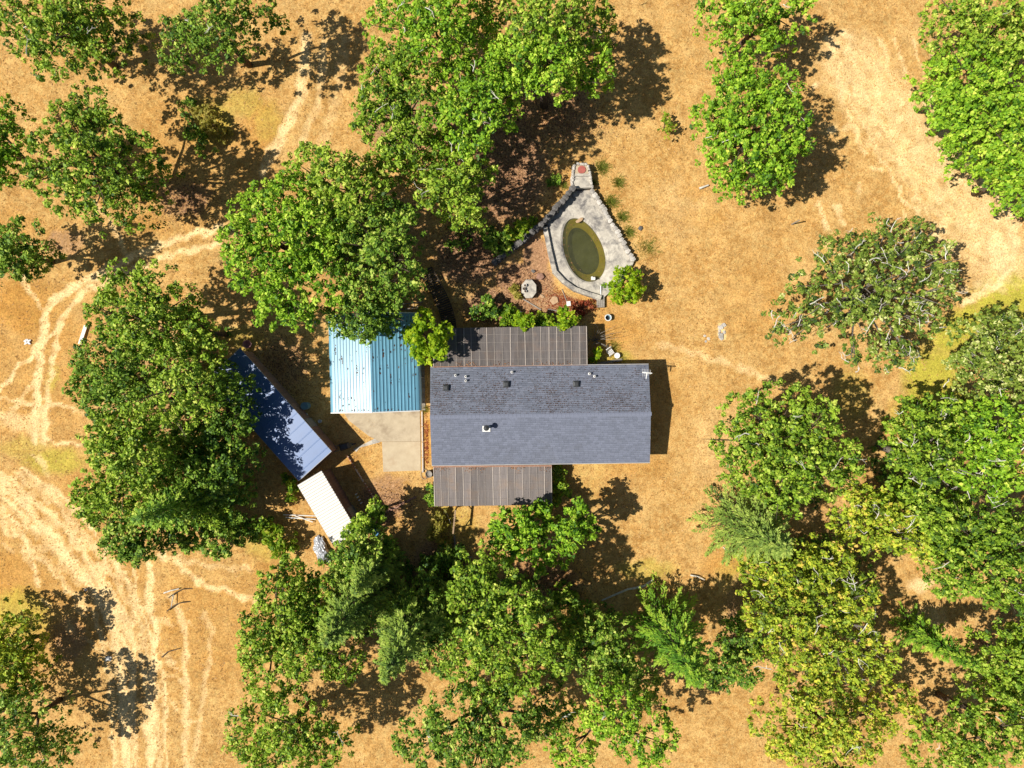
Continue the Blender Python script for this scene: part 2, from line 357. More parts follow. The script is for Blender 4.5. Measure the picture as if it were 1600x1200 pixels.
for a in [(60, 560, 130, 150, .38, 0), (110, 860, 170, 190, .40, 0), (340, 980, 150, 110, .40, 0), (300, 250, 160, 130, .35, 0), (40, 480, 70, 60, .8, 0), (20, 900, 50, 60, .7, 0), (100, 560, 14, 40, .4, 0), (230, 350, 40, 25, .5, 0), (410, 200, 40, 60, .55, 0), (1080, 300, 30, 16, .6, 0), (1100, 340, 40, 24, .4, 0),
          (960, 520, 60, 40, .55, 0), (1000, 730, 70, 20, .35, 0), (667, 690, 8, 50, .9, 0), (560, 730, 36, 30, .45, 0), (270, 960, 18, 60, .6, 0), (130, 900, 40, 80, .4, -40), (1130, 880, 50, 30, .5, 0),
          (870, 890, 90, 30, .5, 0), (20, 350, 60, 30, .4, 0), (430, 900, 60, 40, .45, 0), (990, 620, 100, 70, .28, 0), (1180, 470, 60, 80, .25, 0), (945, 460, 60, 40, .3, 0)]:
    blob(rust, *a)
for a in [(790, 260, 90, 130, .8, 0), (730, 400, 70, 60, .9, 0), (820, 440, 60, 45, .95, 0), (838, 400, 30, 45, .95, 0), (600, 770, 55, 40, .65, -30), (600, 800, 45, 25, .8, -30), (690, 880, 60, 60, .7, 0), (290, 310, 60, 40, .6, 0), (100, 380, 50, 30, .6, 0),
          (440, 570, 60, 60, .5, 0), (250, 600, 120, 170, .5, 0), (560, 360, 160, 110, .6, 0), (650, 200, 120, 60, .7, 0), (840, 910, 90, 60, .6, 0), (1270, 240, 50, 60, .35, 0), (1330, 640, 50, 50, .35, 0), (850, 480, 80, 30, .9, 0),
          (770, 480, 60, 40, .9, 0), (600, 950, 120, 90, .6, 0), (1160, 960, 40, 90, .6, 0), (1250, 850, 100, 120, .4, 0), (110, 1000, 40, 50, .6, 0), (870, 170, 90, 80, .6, 0), (1500, 780, 100, 120, .4, 0)]:
    blob(litter, *a)
POND = (911, 391); PA, PB, PROT = 52.0, 30.0, 21.0   # long and short half axes in pixels, lean of the long axis
def pond_r(dx, dy):
    c, s_ = math.cos(R(PROT)), math.sin(R(PROT)); u = dx * s_ + dy * c; v = dx * c - dy * s_
    return np.hypot(u / PA, v / PB * (1 + .10 * u / PA * -1))
near = sm(np.maximum(np.abs(PX - 800) / 900, np.abs(PY - 600) / 700), .9, 1.3)
ZZ = (.05 * wav(XX, YY, 9, 21) + .025 * wav(XX, YY, 2.5, 22)) * (1 - near)
ZZ -= .05 * pale
flat = np.maximum.reduce([1 - sm(np.abs(PX - 845) / 230, .9, 1.1) * 1.0, np.zeros_like(PX)]) * (1 - sm(np.abs(PY - 650) / 160, .9, 1.1))
flat = np.maximum(flat, (1 - sm(np.abs(PX - 560) / 130, .85, 1.1)) * (1 - sm(np.abs(PY - 670) / 210, .9, 1.1)))
flat = np.maximum(flat, (1 - sm(np.abs(PX - 880) / 120, .9, 1.1)) * (1 - sm(np.abs(PY - 370) / 130, .9, 1.1)))
ZZ *= (1 - flat)
ZZ -= 1.3 * (1 - sm(pond_r(PX - POND[0], PY - POND[1]), 1.0, 1.12))
def ground_z(x, y):
    i = np.clip(np.searchsorted(gx, x) - 1, 0, len(gx) - 2); j = np.clip(np.searchsorted(gy, y) - 1, 0, len(gy) - 2)
    tx = (x - gx[i]) / (gx[i + 1] - gx[i]); ty = (y - gy[j]) / (gy[j + 1] - gy[j])
    return (ZZ[j, i] * (1 - tx) * (1 - ty) + ZZ[j, i + 1] * tx * (1 - ty) + ZZ[j + 1, i] * (1 - tx) * ty + ZZ[j + 1, i + 1] * tx * ty)
ny, nx = XX.shape; idx = np.arange(nx * ny).reshape(ny, nx)
F = np.stack([idx[:-1, :-1], idx[:-1, 1:], idx[1:, 1:], idx[1:, :-1]], -1).reshape(-1, 4)
gme = np_mesh('ground', np.stack([XX, YY, ZZ], -1).reshape(-1, 3), F)
gme.polygons.foreach_set('use_smooth', [True] * len(gme.polygons))
ca = gme.color_attributes.new('wear', 'FLOAT_COLOR', 'POINT')
ca.data.foreach_set('color', np.stack([pale, green, rust, litter], -1).reshape(-1).astype(np.float32))

def ground_mat():
    m, n, l, b = new_mat('dry_grass_ground'); v = coords(n, l)
    a = n.new('ShaderNodeAttribute'); a.attribute_name = 'wear'
    sp = n.new('ShaderNodeSeparateColor'); l.new(a.outputs['Color'], sp.inputs[0])
    n1 = noise(n, l, v, .35, 6, .65); n2 = noise(n, l, v, 2.2, 7, .75, .5); n3 = noise(n, l, v, 8.0, 3, .8)
    base = ramp(n, l, n1, [(.32, (.41, .215, .060)), (.5, (.51, .29, .092)), (.68, (.60, .375, .14))])
    base = mixc(n, l, ramp(n, l, n2, [(.46, (0, 0, 0)), (.66, (.85, .85, .85))]), base, (.64, .42, .175))
    base = mixc(n, l, ramp(n, l, n2, [(.30, (.8, .8, .8)), (.46, (0, 0, 0))]), base, (.29, .145, .042))
    def thr(ch, src, lo, hi):
        return ramp(n, l, math_(n, l, 'ADD', ch, math_(n, l, 'MULTIPLY', math_(n, l, 'SUBTRACT', src, .5), .9)), [(lo, (0, 0, 0)), (hi, (1, 1, 1))])
    base = mixc(n, l, math_(n, l, 'MULTIPLY', thr(sp.outputs[2], n2, .05, 1.0), .85), base, (.46, .215, .040))
    base = mixc(n, l, math_(n, l, 'MULTIPLY', thr(sp.outputs[1], n2, .0, 1.15), .95), base, (.44, .40, .05))
    lit_c = ramp(n, l, noise(n, l, v, 5, 5, .8), [(.35, (.20, .105, .06)), (.55, (.40, .225, .13)), (.7, (.56, .36, .23))])
    base = mixc(n, l, math_(n, l, 'MULTIPLY', thr(a.outputs['Alpha'], n2, .3, .75), .85), base, lit_c)
    fib = noise(n, l, v, 5.0, 6, .9, 1.0)
    base = mixc(n, l, math_(n, l, 'MULTIPLY', thr(sp.outputs[0], fib, .10, .80), .92), base, (.85, .615, .305))
    def gain(src, a0, a1, b0, b1):
        mr = n.new('ShaderNodeMapRange'); l.new(src, mr.inputs[0])
        for q, val in zip((1, 2, 3, 4), (a0, a1, b0, b1)): mr.inputs[q].default_value = val
        return mr.outputs[0]
    base = mixc(n, l, 1.0, base, gain(n3, .33, .67, .60, 1.36), 'MULTIPLY')
    base = mixc(n, l, 1.0, base, gain(noise(n, l, v, .9, 4, .6), .3, .7, .86, 1.14), 'MULTIPLY')
    l.new(base, b.inputs['Base Color']); b.inputs['Roughness'].default_value = .95; b.inputs['Specular IOR Level'].default_value = .08
    bump(n, l, b, math_(n, l, 'ADD', math_(n, l, 'MULTIPLY', n2, .6), n3), .7, .07)
    return m
ground = link('ground', gme, ground_mat()); tag(ground, 'dry straw coloured field with worn wheel tracks', kind='structure')

def quads(c, t, b_):       # leaf rhombi: centre, long half vector, short half vector
    n = len(c); V = np.stack([c - t, c + b_ * 1.0 - t * .1, c + t, c - b_ * 1.0 - t * .1], 1).reshape(-1, 3)
    return V, np.arange(4 * n).reshape(n, 4)
def unit(a): return a / np.maximum(np.linalg.norm(a, axis=-1, keepdims=True), 1e-9)

# keep-out areas for loose grass (pixels)
NO_GRASS = [[(665, 505), (925, 503), (925, 560), (1020, 560), (1022, 730), (870, 730), (870, 795), (672, 797)], [(505, 486), (662, 486), (662, 740), (595, 740), (590, 650), (508, 650)],
            [(350, 560), (378, 540), (530, 700), (470, 760)], [(462, 760), (520, 728), (575, 830), (522, 858)], [(890, 262), (925, 262), (1000, 415), (945, 475), (890, 465), (840, 420), (780, 410), (880, 300)]]
# straw tussocks
def straw(n):
    P = np.stack([rng.uniform(-44, 44, n), rng.uniform(-33, 33, n)], 1)
    px, py = P[:, 0] / S + 800, 600 - P[:, 1] / S
    keep = wav(px, py, 60, 31) + wav(px, py, 18, 32) * .6 + rng.normal(0, .7, n) > -.2
    i = np.clip(np.searchsorted(gx, P[:, 0]), 0, nx - 1); j = np.clip(np.searchsorted(gy, P[:, 1]), 0, ny - 1)
    keep &= rng.uniform(0, 1, n) > litter[j, i] * .9
    for poly in NO_GRASS: keep &= ~in_poly(px, py, poly)
    P = P[keep]; pl = pale[j, i][keep]; n = len(P); B = 4
    z = ground_z(P[:, 0], P[:, 1])
    base = np.repeat(np.column_stack([P, z]), B, 0); ang = rng.uniform(0, 6.28, n * B); ln = rng.uniform(.07, .19, n * B)
    tilt = rng.uniform(.8, 1.45, n * B)
    d = np.column_stack([np.cos(ang) * np.sin(tilt), np.sin(ang) * np.sin(tilt), np.cos(tilt)]) * ln[:, None]
    w = np.column_stack([-np.sin(ang), np.cos(ang), np.zeros(n * B)]) * .022
    V = np.stack([base - w, base + w, base + d], 1).reshape(-1, 3)
    t = np.clip(np.repeat(rng.normal(.48, .2, n) + .3 * pl, B) + rng.normal(0, .1, n * B), 0, 1)
    return np_mesh('dry_grass', V, np.arange(len(V)).reshape(-1, 3), {'tint': t})
tag(link('dry_grass', straw(50000), LEAF['straw']), 'short dry straw tussocks over the open field', 'grass', kind='stuff')

# ---------------------------------------------------------------- vegetation builders
def clumps_to_leaves(C, rc, per, size, up=.55, rnd=None, flat=.8):
    """C (n,3) clump centres, rc (n,) radii -> leaf arrays"""
    g = rnd; n = len(C); k = per
    d = unit(g.normal(size=(n, k, 3))); rad = g.uniform(.25, 1.0, (n, k, 1)) ** .6
    off = d * rad * rc[:, None, None]; off[..., 2] *= flat
    c = (C[:, None, :] + off).reshape(-1, 3)
    nrm = unit(d * .55 + np.array([-.10, -.02, up]) + g.normal(size=(n, k, 3)) * .50).reshape(-1, 3)
    t = unit(np.cross(nrm, g.normal(size=nrm.shape))); b_ = np.cross(nrm, t)
    s_ = size * np.clip(g.lognormal(0, .30, (len(c), 1)), .5, 1.8)
    ct = g.normal(.48, .17, n) + g.uniform(-.09, .09); tint = np.clip(np.repeat(ct, k) + g.normal(0, .20, len(c)), 0, 1)
    return c, t * s_, b_ * s_ * .62, tint

def tree(name, label, kind, H, lobes, cat='tree', dens=1.0, seed=0, group=None, leaf=.110, bark='bark', bare=0, low=.44, per=24, trunk=None, crad=(.17, .42), spread=1.0):
    g = np.random.default_rng(seed + 1000); L = np.array(lobes, float) * np.array([1, 1, 1.07])
    w = L[:, 2] ** 2; cpx = (L[:, 0] * w).sum() / w.sum(); cpy = (L[:, 1] * w).sum() / w.sum()
    Rm = max(np.max(np.hypot(L[:, 0] - cpx, L[:, 1] - cpy)), L[:, 2].max())
    hc = H * .68
    base = W(*(trunk or (cpx, cpy)), 0 if trunk else hc); base.z = 0
    base.z = float(ground_z(np.array([base.x]), np.array([base.y]))[0]) - .05
    cl = []; rc = []; tops = []
    for (px, py, r) in L:
        D = math.hypot(px - cpx, py - cpy) / Rm
        zt = H * (1 - .30 * D * D + g.uniform(-.07, .05)); k = (CH - zt * .92) / CH; rm = r * S * k
        zc = zt - .35 * rm; c = W(px, py, zc); tops.append((c.x, c.y, zc, rm))
        n = max(5, int(dens * 24 * rm * rm))
        u = np.sqrt(g.uniform(0, 1, n)) * (1 + .08 * g.normal(size=n)); a = g.uniform(0, 6.283, n)
        z = zt - rm * .75 * spread * u ** 2 + (g.normal(0, .30, n) + .25 * wav(rm * u * np.cos(a), rm * u * np.sin(a), 1.1, int(px) + seed)) * min(1, rm)
        deep = g.uniform(0, 1, n) < low; z[deep] -= g.uniform(.3, 1.0, deep.sum()) * rm * .9
        z = np.maximum(z, .25 + .12 * g.uniform(size=n))
        cl.append(np.column_stack([c.x + rm * u * np.cos(a), c.y + rm * u * np.sin(a), z])); rc.append(g.uniform(*crad, n))
    C = np.concatenate(cl); rc = np.concatenate(rc)
    c, t, b_, tint = clumps_to_leaves(C, rc, per, leaf, rnd=g)
    V, Fq = quads(c, t, b_); V -= np.array(base)
    o = thing(name, label, cat, base, 0, group)
    m = MB(); tr = max(.06, .022 * H * (1 + Rm * S * .03)); fork = H * (.32 if H > 4 else .2)
    bend = Vector((g.normal(0, .03 * H), g.normal(0, .03 * H), 0))
    p1 = Vector((0, 0, fork)) + bend
    m.tube([(0, 0, 0), (bend.x * .3, bend.y * .3, fork * .5), p1], [tr * 1.25, tr, tr * .85], 8)
    wood = []
    for (x, y, z, rm) in tops:
        tip = Vector((x, y, z)) - base; mid = p1.lerp(tip, .5) + Vector((g.normal(0, .25), g.normal(0, .25), .12 * (tip - p1).length)) * min(1, H / 8)
        m.tube([p1, p1.lerp(mid, .5), mid, mid.lerp(tip, .55), tip], [tr * .6, tr * .5, tr * .36, tr * .22, tr * .08], 5, False)
        for q in range(3 if H > 4 else 1):
            e = tip + Vector((g.normal(0, rm * .5), g.normal(0, rm * .5), g.uniform(-.1, .35) * rm))
            m.tube([mid.lerp(tip, .3), mid.lerp(e, .6) + Vector((0, 0, .1)), e], [tr * .26, tr * .16, .012], 4, False)
            wood.append((mid.lerp(e, .6), e))
    m.build('trunk', M['grey_bark' if bark == 'pale_bark' else bark], o, smooth=True)
    if bare:
        bm_ = MB()
        for q in range(int(bare * .7)):
            x, y, z, rm = tops[g.integers(len(tops))]
            a0 = g.uniform(0, 6.28); st = Vector((x + g.normal(0, rm * .55), y + g.normal(0, rm * .55), z + rm * g.uniform(.1, .38))) - base
            pts = [st]; dd = Vector((math.cos(a0), math.sin(a0), g.uniform(-.1, .3))); ln = g.uniform(.5, 1.4)
            for s_ in range(4):
                dd = (dd + Vector((g.normal(0, .35), g.normal(0, .35), g.normal(0, .15)))).normalized(); pts.append(pts[-1] + dd * ln / 4)
            r0 = g.uniform(.018, .04); bm_.tube(pts, [r0, r0 * .9, r0 * .75, r0 * .55, r0 * .25], 4, False)
            for w_ in range(2):
                p = pts[g.integers(1, 4)]; e = p + (dd + Vector((g.normal(0, .8), g.normal(0, .8), .15))).normalized() * g.uniform(.2, .5)
                bm_.tube([p, p.lerp(e, .5) + Vector((g.normal(0, .04), g.normal(0, .04), 0)), e], [r0 * .55, r0 * .4, .008], 3, False)
        tag(bm_.build('bare_branches', M['pale_bark'], o), 'pale lichen covered bare twigs', kind='stuff')
    link('crown', np_mesh('crown', V, Fq, {'tint': tint}), LEAF[kind], o)
    return o

def conifer(name, label, kind, H, tip, rpx, seed=0, group=None, dens=1.0, leaf=.25):
    g = np.random.default_rng(seed + 5000); top = W(*tip, H); base = Vector((top.x, top.y, 0))
    base.z = float(ground_z(np.array([base.x]), np.array([base.y]))[0]) - .05
    rm = rpx * S; o = thing(name, label, 'tree', base, 0, group)
    m = MB(); m.tube([(0, 0, 0), (0, 0, H * .5), (0, 0, H * .985)], [.02 * H, .012 * H, .01], 8)
    C = []; T = []; B = []; TT = []
    z = H * .07; a0 = 0
    while z < H * .985:
        f = 1 - z / H; Lb = rm * (f ** .8) * 1.02 + .12; nb = 5 + int(3 * f); a0 += g.uniform(.3, .9)
        for k in range(nb):
            a = a0 + 2 * math.pi * k / nb + g.normal(0, .13); ln = Lb * g.uniform(.72, 1.12); up = .30 * (1 - f) + .05
            d = np.array([math.cos(a), math.sin(a), 0]); side = np.array([-d[1], d[0], 0])
            n = max(5, int(dens * (12 + 24 * ln))); tt = g.uniform(.08, 1, n) ** .8
            drop = up * tt - .32 * tt ** 2 * f - .05
            wdt = (1 - tt) * .26 * ln + .07
            lat = g.uniform(-1, 1, n)
            c = d[None] * (tt * ln)[:, None] + side[None] * (lat * wdt)[:, None]; c[:, 2] = z + drop * ln + g.normal(0, .05, n) - .08 * np.abs(lat) * wdt
            dirv = unit(d[None] * 1.0 + side[None] * (lat * .8)[:, None] + np.array([0, 0, .12]) + g.normal(0, .18, (n, 3)))
            nr = unit(np.array([0, 0, 1.0]) + g.normal(0, .35, (n, 3))); bb = np.cross(nr, dirv)
            s_ = leaf * g.uniform(.55, 1.1, (n, 1)) * (.6 + .4 * min(1, ln))
            C.append(c); T.append(dirv * s_ * .62); B.append(bb * s_ * .22)
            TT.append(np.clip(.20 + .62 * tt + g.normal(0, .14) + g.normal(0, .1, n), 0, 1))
            if ln > .5:
                e = Vector(d) * ln * .92; e.z = z + (up - .32 * f - .05) * ln * .9
                m.tube([(0, 0, z), Vector(d) * ln * .5 + Vector((0, 0, z + (up * .5 - .08 * f - .07) * ln)), e], [.05 * f + .015, .03 * f + .01, .006], 3, False)
        z += H * .034 * (1.15 - .4 * (1 - f)) + .05
    m.build('trunk', M['red_bark'], o, smooth=True)
    V, Fq = quads(np.concatenate(C), np.concatenate(T), np.concatenate(B))
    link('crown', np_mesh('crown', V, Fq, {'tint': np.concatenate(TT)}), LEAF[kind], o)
    return o

def shrub(name, label, kind, H, lobes, seed=0, cat='shrub', dens=1.5, leaf=.12, per=20, crad=(.16, .34), group=None, bark='bark'):
    return tree(name, label, kind, H, lobes, cat, dens, seed, group, leaf, bark, 0, .35, per, None, crad)

# ================================================================ BUILDINGS
# ---- the house: long low gable, shingle courses, pipes and vents on the roof
HK = (CH - 2.6) / CH
HX, HY = 341 * S * HK / 2, 151.5 * S * HK / 2        # half length, half depth of the roof
hc_ = W(844, 648.3, 2.6); house = thing('house', 'long single storey house with grey blue shingle roof between two patio covers', 'house', (hc_.x, hc_.y, 0), R(.8))
EZ, RZ = 2.6, 3.25
pitch = math.atan2(RZ - EZ, HY); slope_len = math.hypot(HY, RZ - EZ)
wall_out = MB(); a, b = HX - .25, HY - .35
wall_out.add([(-a, -b, 0), (a, -b, 0), (a, b, 0), (-a, b, 0), (-a, -b, EZ - .02), (a, -b, EZ - .02), (a, b, EZ - .02), (-a, b, EZ - .02), (-a, 0, RZ - .1), (a, 0, RZ - .1)],
             [(0, 1, 5, 4), (1, 2, 6, 9, 5), (2, 3, 7, 6), (3, 0, 4, 8, 7)])
wall_out.build('wall', M['siding'], house)
for x, y, w, h, rot in [(-6, -b, 1.2, 1.1, 0), (-2.5, -b, 1.6, 1.1, 0), (3.6, -b, 1.8, 1.2, 0), (6.6, -b, 1.0, 1.0, 0), (-5, b, 1.2, 1.1, 0), (3, b, 1.5, 1.1, 0), (6.4, b, 1.0, 1.0, 0), (a, -1.5, 1.2, 1.1, 1), (a, 1.8, 1.0, 1.1, 1)]:
    sg = 1 if (y > 0 if not rot else x > 0) else -1
    if rot:
        wn_ = MB().box((x + .03, y, 1.55), (.06, w, h)).build('window', M['white'], house); MB().box((x + .066, y, 1.55), (.02, w - .14, h - .14)).build('pane', M['black'], wn_)
    else:
        wn_ = MB().box((x, y + sg * .03, 1.55), (w, .06, h)).build('window', M['white'], house); MB().box((x, y + sg * .066, 1.55), (w - .14, .02, h - .14)).build('pane', M['black'], wn_)
dr = MB().box((.6, -b - .03, 1.02), (.95, .06, 2.04)).build('door', M['white'], house); MB().box((.95, -b - .08, 1.0), (.05, .05, .12)).build('handle', M['steel'], dr)
for sg, nm in ((1, 'shingle_n'), (-1, 'shingle_s')):
    def sp(x, u, lift):      # u: metres up the slope from the eave
        return (x, sg * (HY - u * math.cos(pitch)) + sg * math.sin(pitch) * lift, EZ + u * math.sin(pitch) + math.cos(pitch) * lift)
    deck = MB(); q = [sp(-HX, 0, -.10), sp(HX, 0, -.10), sp(HX, slope_len, -.10), sp(-HX, slope_len, -.10), sp(-HX, 0, -.012), sp(HX, 0, -.012), sp(HX, slope_len, -.012), sp(-HX, slope_len, -.012)]
    fs = [(3, 2, 1, 0), (4, 5, 6, 7), (0, 1, 5, 4), (1, 2, 6, 5), (2, 3, 7, 6), (3, 0, 4, 7)]
    deck.add(q, fs if sg < 0 else [tuple(reversed(f)) for f in fs]); roof = deck.build('roof', M['trim'], house)
    V = []; nco = 26; ex = slope_len / nco
    for i in range(nco):
        x = -HX - random.uniform(0, .3)
        while x < HX:
            w = random.choice((.30, .33, .36, .40)); x0, x1 = max(x, -HX), min(x + w, HX); x += w
            if x1 - x0 < .04: continue
            lf = (.020 if sg > 0 else .014) + random.uniform(0, .012); u0 = i * ex - random.uniform(0, .014) - (.03 if i == 0 else 0); u1 = (i + 1) * ex + .02
            u1 = min(u1, slope_len)
            V += [sp(x0, u0, lf), sp(x1 - .006, u0, lf), sp(x1 - .006, u1, .0), sp(x0, u1, .0), sp(x0, u0, -.008), sp(x1 - .006, u0, -.008)]
    V = np.array(V); n = len(V) // 6; i6 = np.arange(n)[:, None] * 6
    Fq = np.concatenate([i6 + np.array([[0, 1, 2, 3]]), i6 + np.array([[4, 5, 1, 0]])])
    if sg > 0: Fq = Fq[:, ::-1]
    tag(link('shingles', np_mesh('shingles', V, Fq), M[nm], roof), kind='stuff')
# ridge caps
for i in range(54):
    x = -HX + .17 + i * (2 * HX - .3) / 53
    if i == 0:
        mm = MB(); mm.add([(-.18, -.15, -.03), (.18, -.15, -.018), (.18, 0, .022), (-.18, 0, .010), (.18, .15, -.018), (-.18, .15, -.03)], [(0, 1, 2, 3), (3, 2, 4, 5)]); cap_me = mm.mesh('ridge_cap')
    link('ridge_cap', cap_me, M['shingle_s'], house, (x, 0, RZ + .045))
def roof_pt(px, py):
    """point of the roof surface under pixel px,py, in the house frame"""
    z = 3.0
    for _ in range(6):
        p = W(px, py, z) - Vector((hc_.x, hc_.y, 0)); p = Matrix.Rotation(-R(.8), 3, 'Z') @ p
        z = RZ - abs(p.y) / HY * (RZ - EZ) + .02
    return Vector((p.x, p.y, z))
for px, py in [(697, 606), (791, 600.5), (900, 600)]:
    p = roof_pt(px, py); mm = MB()
    mm.box(p + Vector((0, 0, .03)), (.50, .50, .05)); mm.box(p + Vector((0, 0, .12)), (.30, .30, .16))
    mm.add([p + Vector(q) for q in [(-.24, -.24, .18), (.24, -.24, .18), (.24, .24, .18), (-.24, .24, .18), (-.12, -.12, .26), (.12, -.12, .26), (.12, .12, .26), (-.12, .12, .26)]],
           [(3, 2, 1, 0), (4, 5, 6, 7), (0, 1, 5, 4), (1, 2, 6, 5), (2, 3, 7, 6), (3, 0, 4, 7)])
    mm.build('roof_vent', M['dark_metal'], house)
for px, py, r in [(712, 586.5, .09), (728, 588.5, .09), (728, 595, .10), (800, 581.5, .10), (921, 584, .10), (929, 588, .09)]:
    p = roof_pt(px, py); pv = MB().lathe([(.115, 0), (.10, .03), (r * .8, .05), (r * .8, .30), (r * .58, .30), (r * .58, .15)], 14, p).build('vent_pipe', M['white'], house, smooth=False)
    MB().lathe([(r * .57, .2), (.001, .2)], 12, p).build('pipe_mouth', M['black'], pv)
p = roof_pt(760, 670); fl = MB().box(p + Vector((0, 0, .03)), (.62, .46, .05)).box(p + Vector((0, .13, .10)), (.42, .16, .12)).build('chimney_flashing', M['white'], house)
st = MB().lathe([(.12, 0), (.12, .85), (.10, .85)], 16, p + Vector((.03, .12, 0))).build('stove_pipe', M['dark_metal'], house, smooth=True)
MB().lathe([(.12, .86), (.23, .90), (.02, 1.04), (.001, 1.04)], 16, p + Vector((.03, .12, 0))).build('pipe_cowl', M['dark_metal'], st)
# television aerial on the corner of the roof
p = roof_pt(1007, 583); ae = MB(); ae.tube([p, p + Vector((0, 0, .9))], .03, 8).build('aerial_mast', M['white'], house)
am = MB(); top = p + Vector((0, 0, .86)); am.bar(top + Vector((-.35, .05, 0)), top + Vector((.42, -.03, 0)), .07).bar(top + Vector((.02, .05, 0)), top + Vector((-.05, -.45, 0)), .06)
for k in range(6): am.bar(top + Vector((-.3 + k * .12, .34 - k * .02, .02)), top + Vector((-.3 + k * .12, -.28 + k * .03, .02)), .014)
am.build('aerial', M['white'], house)
# gutters with fallen leaves
for sg, x0, x1 in ((1, -HX, HX), (-1, -HX, HX)):
    gt = MB(); gt.box(((x0 + x1) / 2, sg * (HY + .05), EZ - .07), (x1 - x0, .10, .10)); gt.build('gutter', M['trim'], house)
# dark needles and leaves caught along the courses
def roof_litter(n):
    g = np.random.default_rng(3); x = g.uniform(-HX + .1, HX - .1, n); i = np.minimum((g.beta(1.6, 1.1, n) * 26).astype(int), 25)
    dens = .45 * wav(x, i * .15, 3.2, 41) + wav(x, i * .15, .7, 42) * .4 + g.normal(0, .6, n); k = dens > .05; x, i = x[k], i[k]; n = len(x)
    u = i * slope_len / 26 + g.normal(-.012, .02, n); sl = g.uniform(.015, .055, n)
    y = HY - u * math.cos(pitch); z = EZ + u * math.sin(pitch) + .045
    c = np.column_stack([x, y, z]); a = g.normal(0, .5, n); t = np.column_stack([np.cos(a), np.sin(a), -np.sin(a) * math.tan(pitch)]) * sl[:, None]
    b_ = np.column_stack([-np.sin(a), np.cos(a), -np.cos(a) * math.tan(pitch)]) * (sl * .4)[:, None]
    V, Fq = quads(c, t, b_); return np_mesh('leaf_litter', V, Fq, {'tint': np.clip(g.normal(.12, .18, n), 0, 1)})
tag(link('leaf_litter', roof_litter(11000), LEAF['litter'], house), kind='stuff')

# ---- patio covers: corrugated sheets under pale laths
def patio(label, corners, h_house, h_out, nsheet, purl, mat, posts):
    """corners px: house-left, house-right, outer-right, outer-left"""
    A, B = W(*corners[0], h_house), W(*corners[1], h_house); C_, D = W(*corners[2], h_out), W(*corners[3], h_out)
    ctr = (A + B + C_ + D) / 4; o = thing('patio_cover', label, 'patio cover', (ctr.x, ctr.y, 0), 0)
    off = Vector((ctr.x, ctr.y, 0)); A -= off; B -= off; C_ -= off; D -= off
    up = (B - A).cross(D - A).normalized(); up = up if up.z > 0 else -up
    def pt(u, v, lift=0): return A.lerp(B, u).lerp(D.lerp(C_, u), v) + up * lift
    for i in range(nsheet):
        mm = MB(); K = 16; vs = []; fs = []; u0, u1 = i / nsheet, (i + 1) / nsheet + (.004 if i < nsheet - 1 else 0); lift = .006 * (i % 2)
        for j in range(K + 1):
            z = .016 * math.sin(j / K * 2 * math.pi * 8 * .5 * 2) ; uu = u0 + (u1 - u0) * j / K; z = .018 * (1 if j % 2 else -1)
            vs += [pt(uu, 0, z + lift), pt(uu, 1.0 + random.uniform(-.004, .01), z + lift)]
        for j in range(K): fs.append((2 * j, 2 * j + 1, 2 * j + 3, 2 * j + 2))
        mm.add(vs, fs); mm.build('roof_sheet', mat, o)
    for i in range(nsheet + 1):
        w = random.choice((.012, .02, .028, .04)); d = random.uniform(-.003, .003); e = min(max(i / nsheet + d * .5, .003), .997)
        MB().bar(pt(e, .005, .032), pt(min(max(e + d, .003), .997), .99, .032), w, .02).build('lath', M['lath'], o)
    for v in purl: MB().bar(pt(.005, v, .045), pt(.995, v, .045), .011, .012).build('purlin_lath', M['grey_lath'], o)
    MB().bar(pt(0, .015, .06), pt(1, .015, .06), .12, .05).build('ledger_flashing', M['gutter'], o)
    MB().bar(pt(0, .96, -.10), pt(1, .96, -.10), .09, .14).build('beam', M['grey_wood'], o)
    for i in range(posts):
        q = pt((i + .03) / (posts - 1 + .06), .96, -.16); MB().bar((q.x, q.y, 0), (q.x, q.y, q.z), .09).build('post', M['grey_wood'], o)
    for i in range(5):
        MB().bar(pt((i + .1) / 4.2, .02, -.06), pt((i + .1) / 4.2, .95, -.06), .05, .09).build('rafter', M['grey_wood'], o)
    n = 420; g = np.random.default_rng(nsheet); uu = g.uniform(0, 1, n); vv = np.abs(g.normal(0, .06, n)) + .02; sel = wav(uu * 12, vv, 2.5, nsheet + 3) > -.2; uu, vv = uu[sel], vv[sel]
    c = np.array([pt(a_, b_, .04) for a_, b_ in zip(uu, vv)]); ang = g.uniform(0, 6.28, len(c)); s_ = g.uniform(.02, .06, (len(c), 1))
    t = np.column_stack([np.cos(ang), np.sin(ang), 0 * ang]) * s_; bb = np.column_stack([-np.sin(ang), np.cos(ang), 0 * ang]) * s_ * .6
    V, Fq = quads(c, t, bb); tag(link('leaf_litter', np_mesh('leaf_litter', V, Fq, {'tint': np.clip(g.normal(.65, .25, len(c)), 0, 1)}), LEAF['litter'], o), kind='stuff')
    return o
patio('dark grey corrugated patio cover on the pond side of the house', [(677, 575), (918, 572.5), (917, 509.5), (676, 513)], 2.52, 2.25, 20, (.2, .4, .62, .82), M['patio_n'], 5)
patio('lighter grey corrugated patio cover on the tree side of the house', [(677, 728), (862, 726.5), (863, 788.5), (678.5, 791)], 2.52, 2.2, 16, (.22, .42, .62, .83), M['patio_s'], 4)

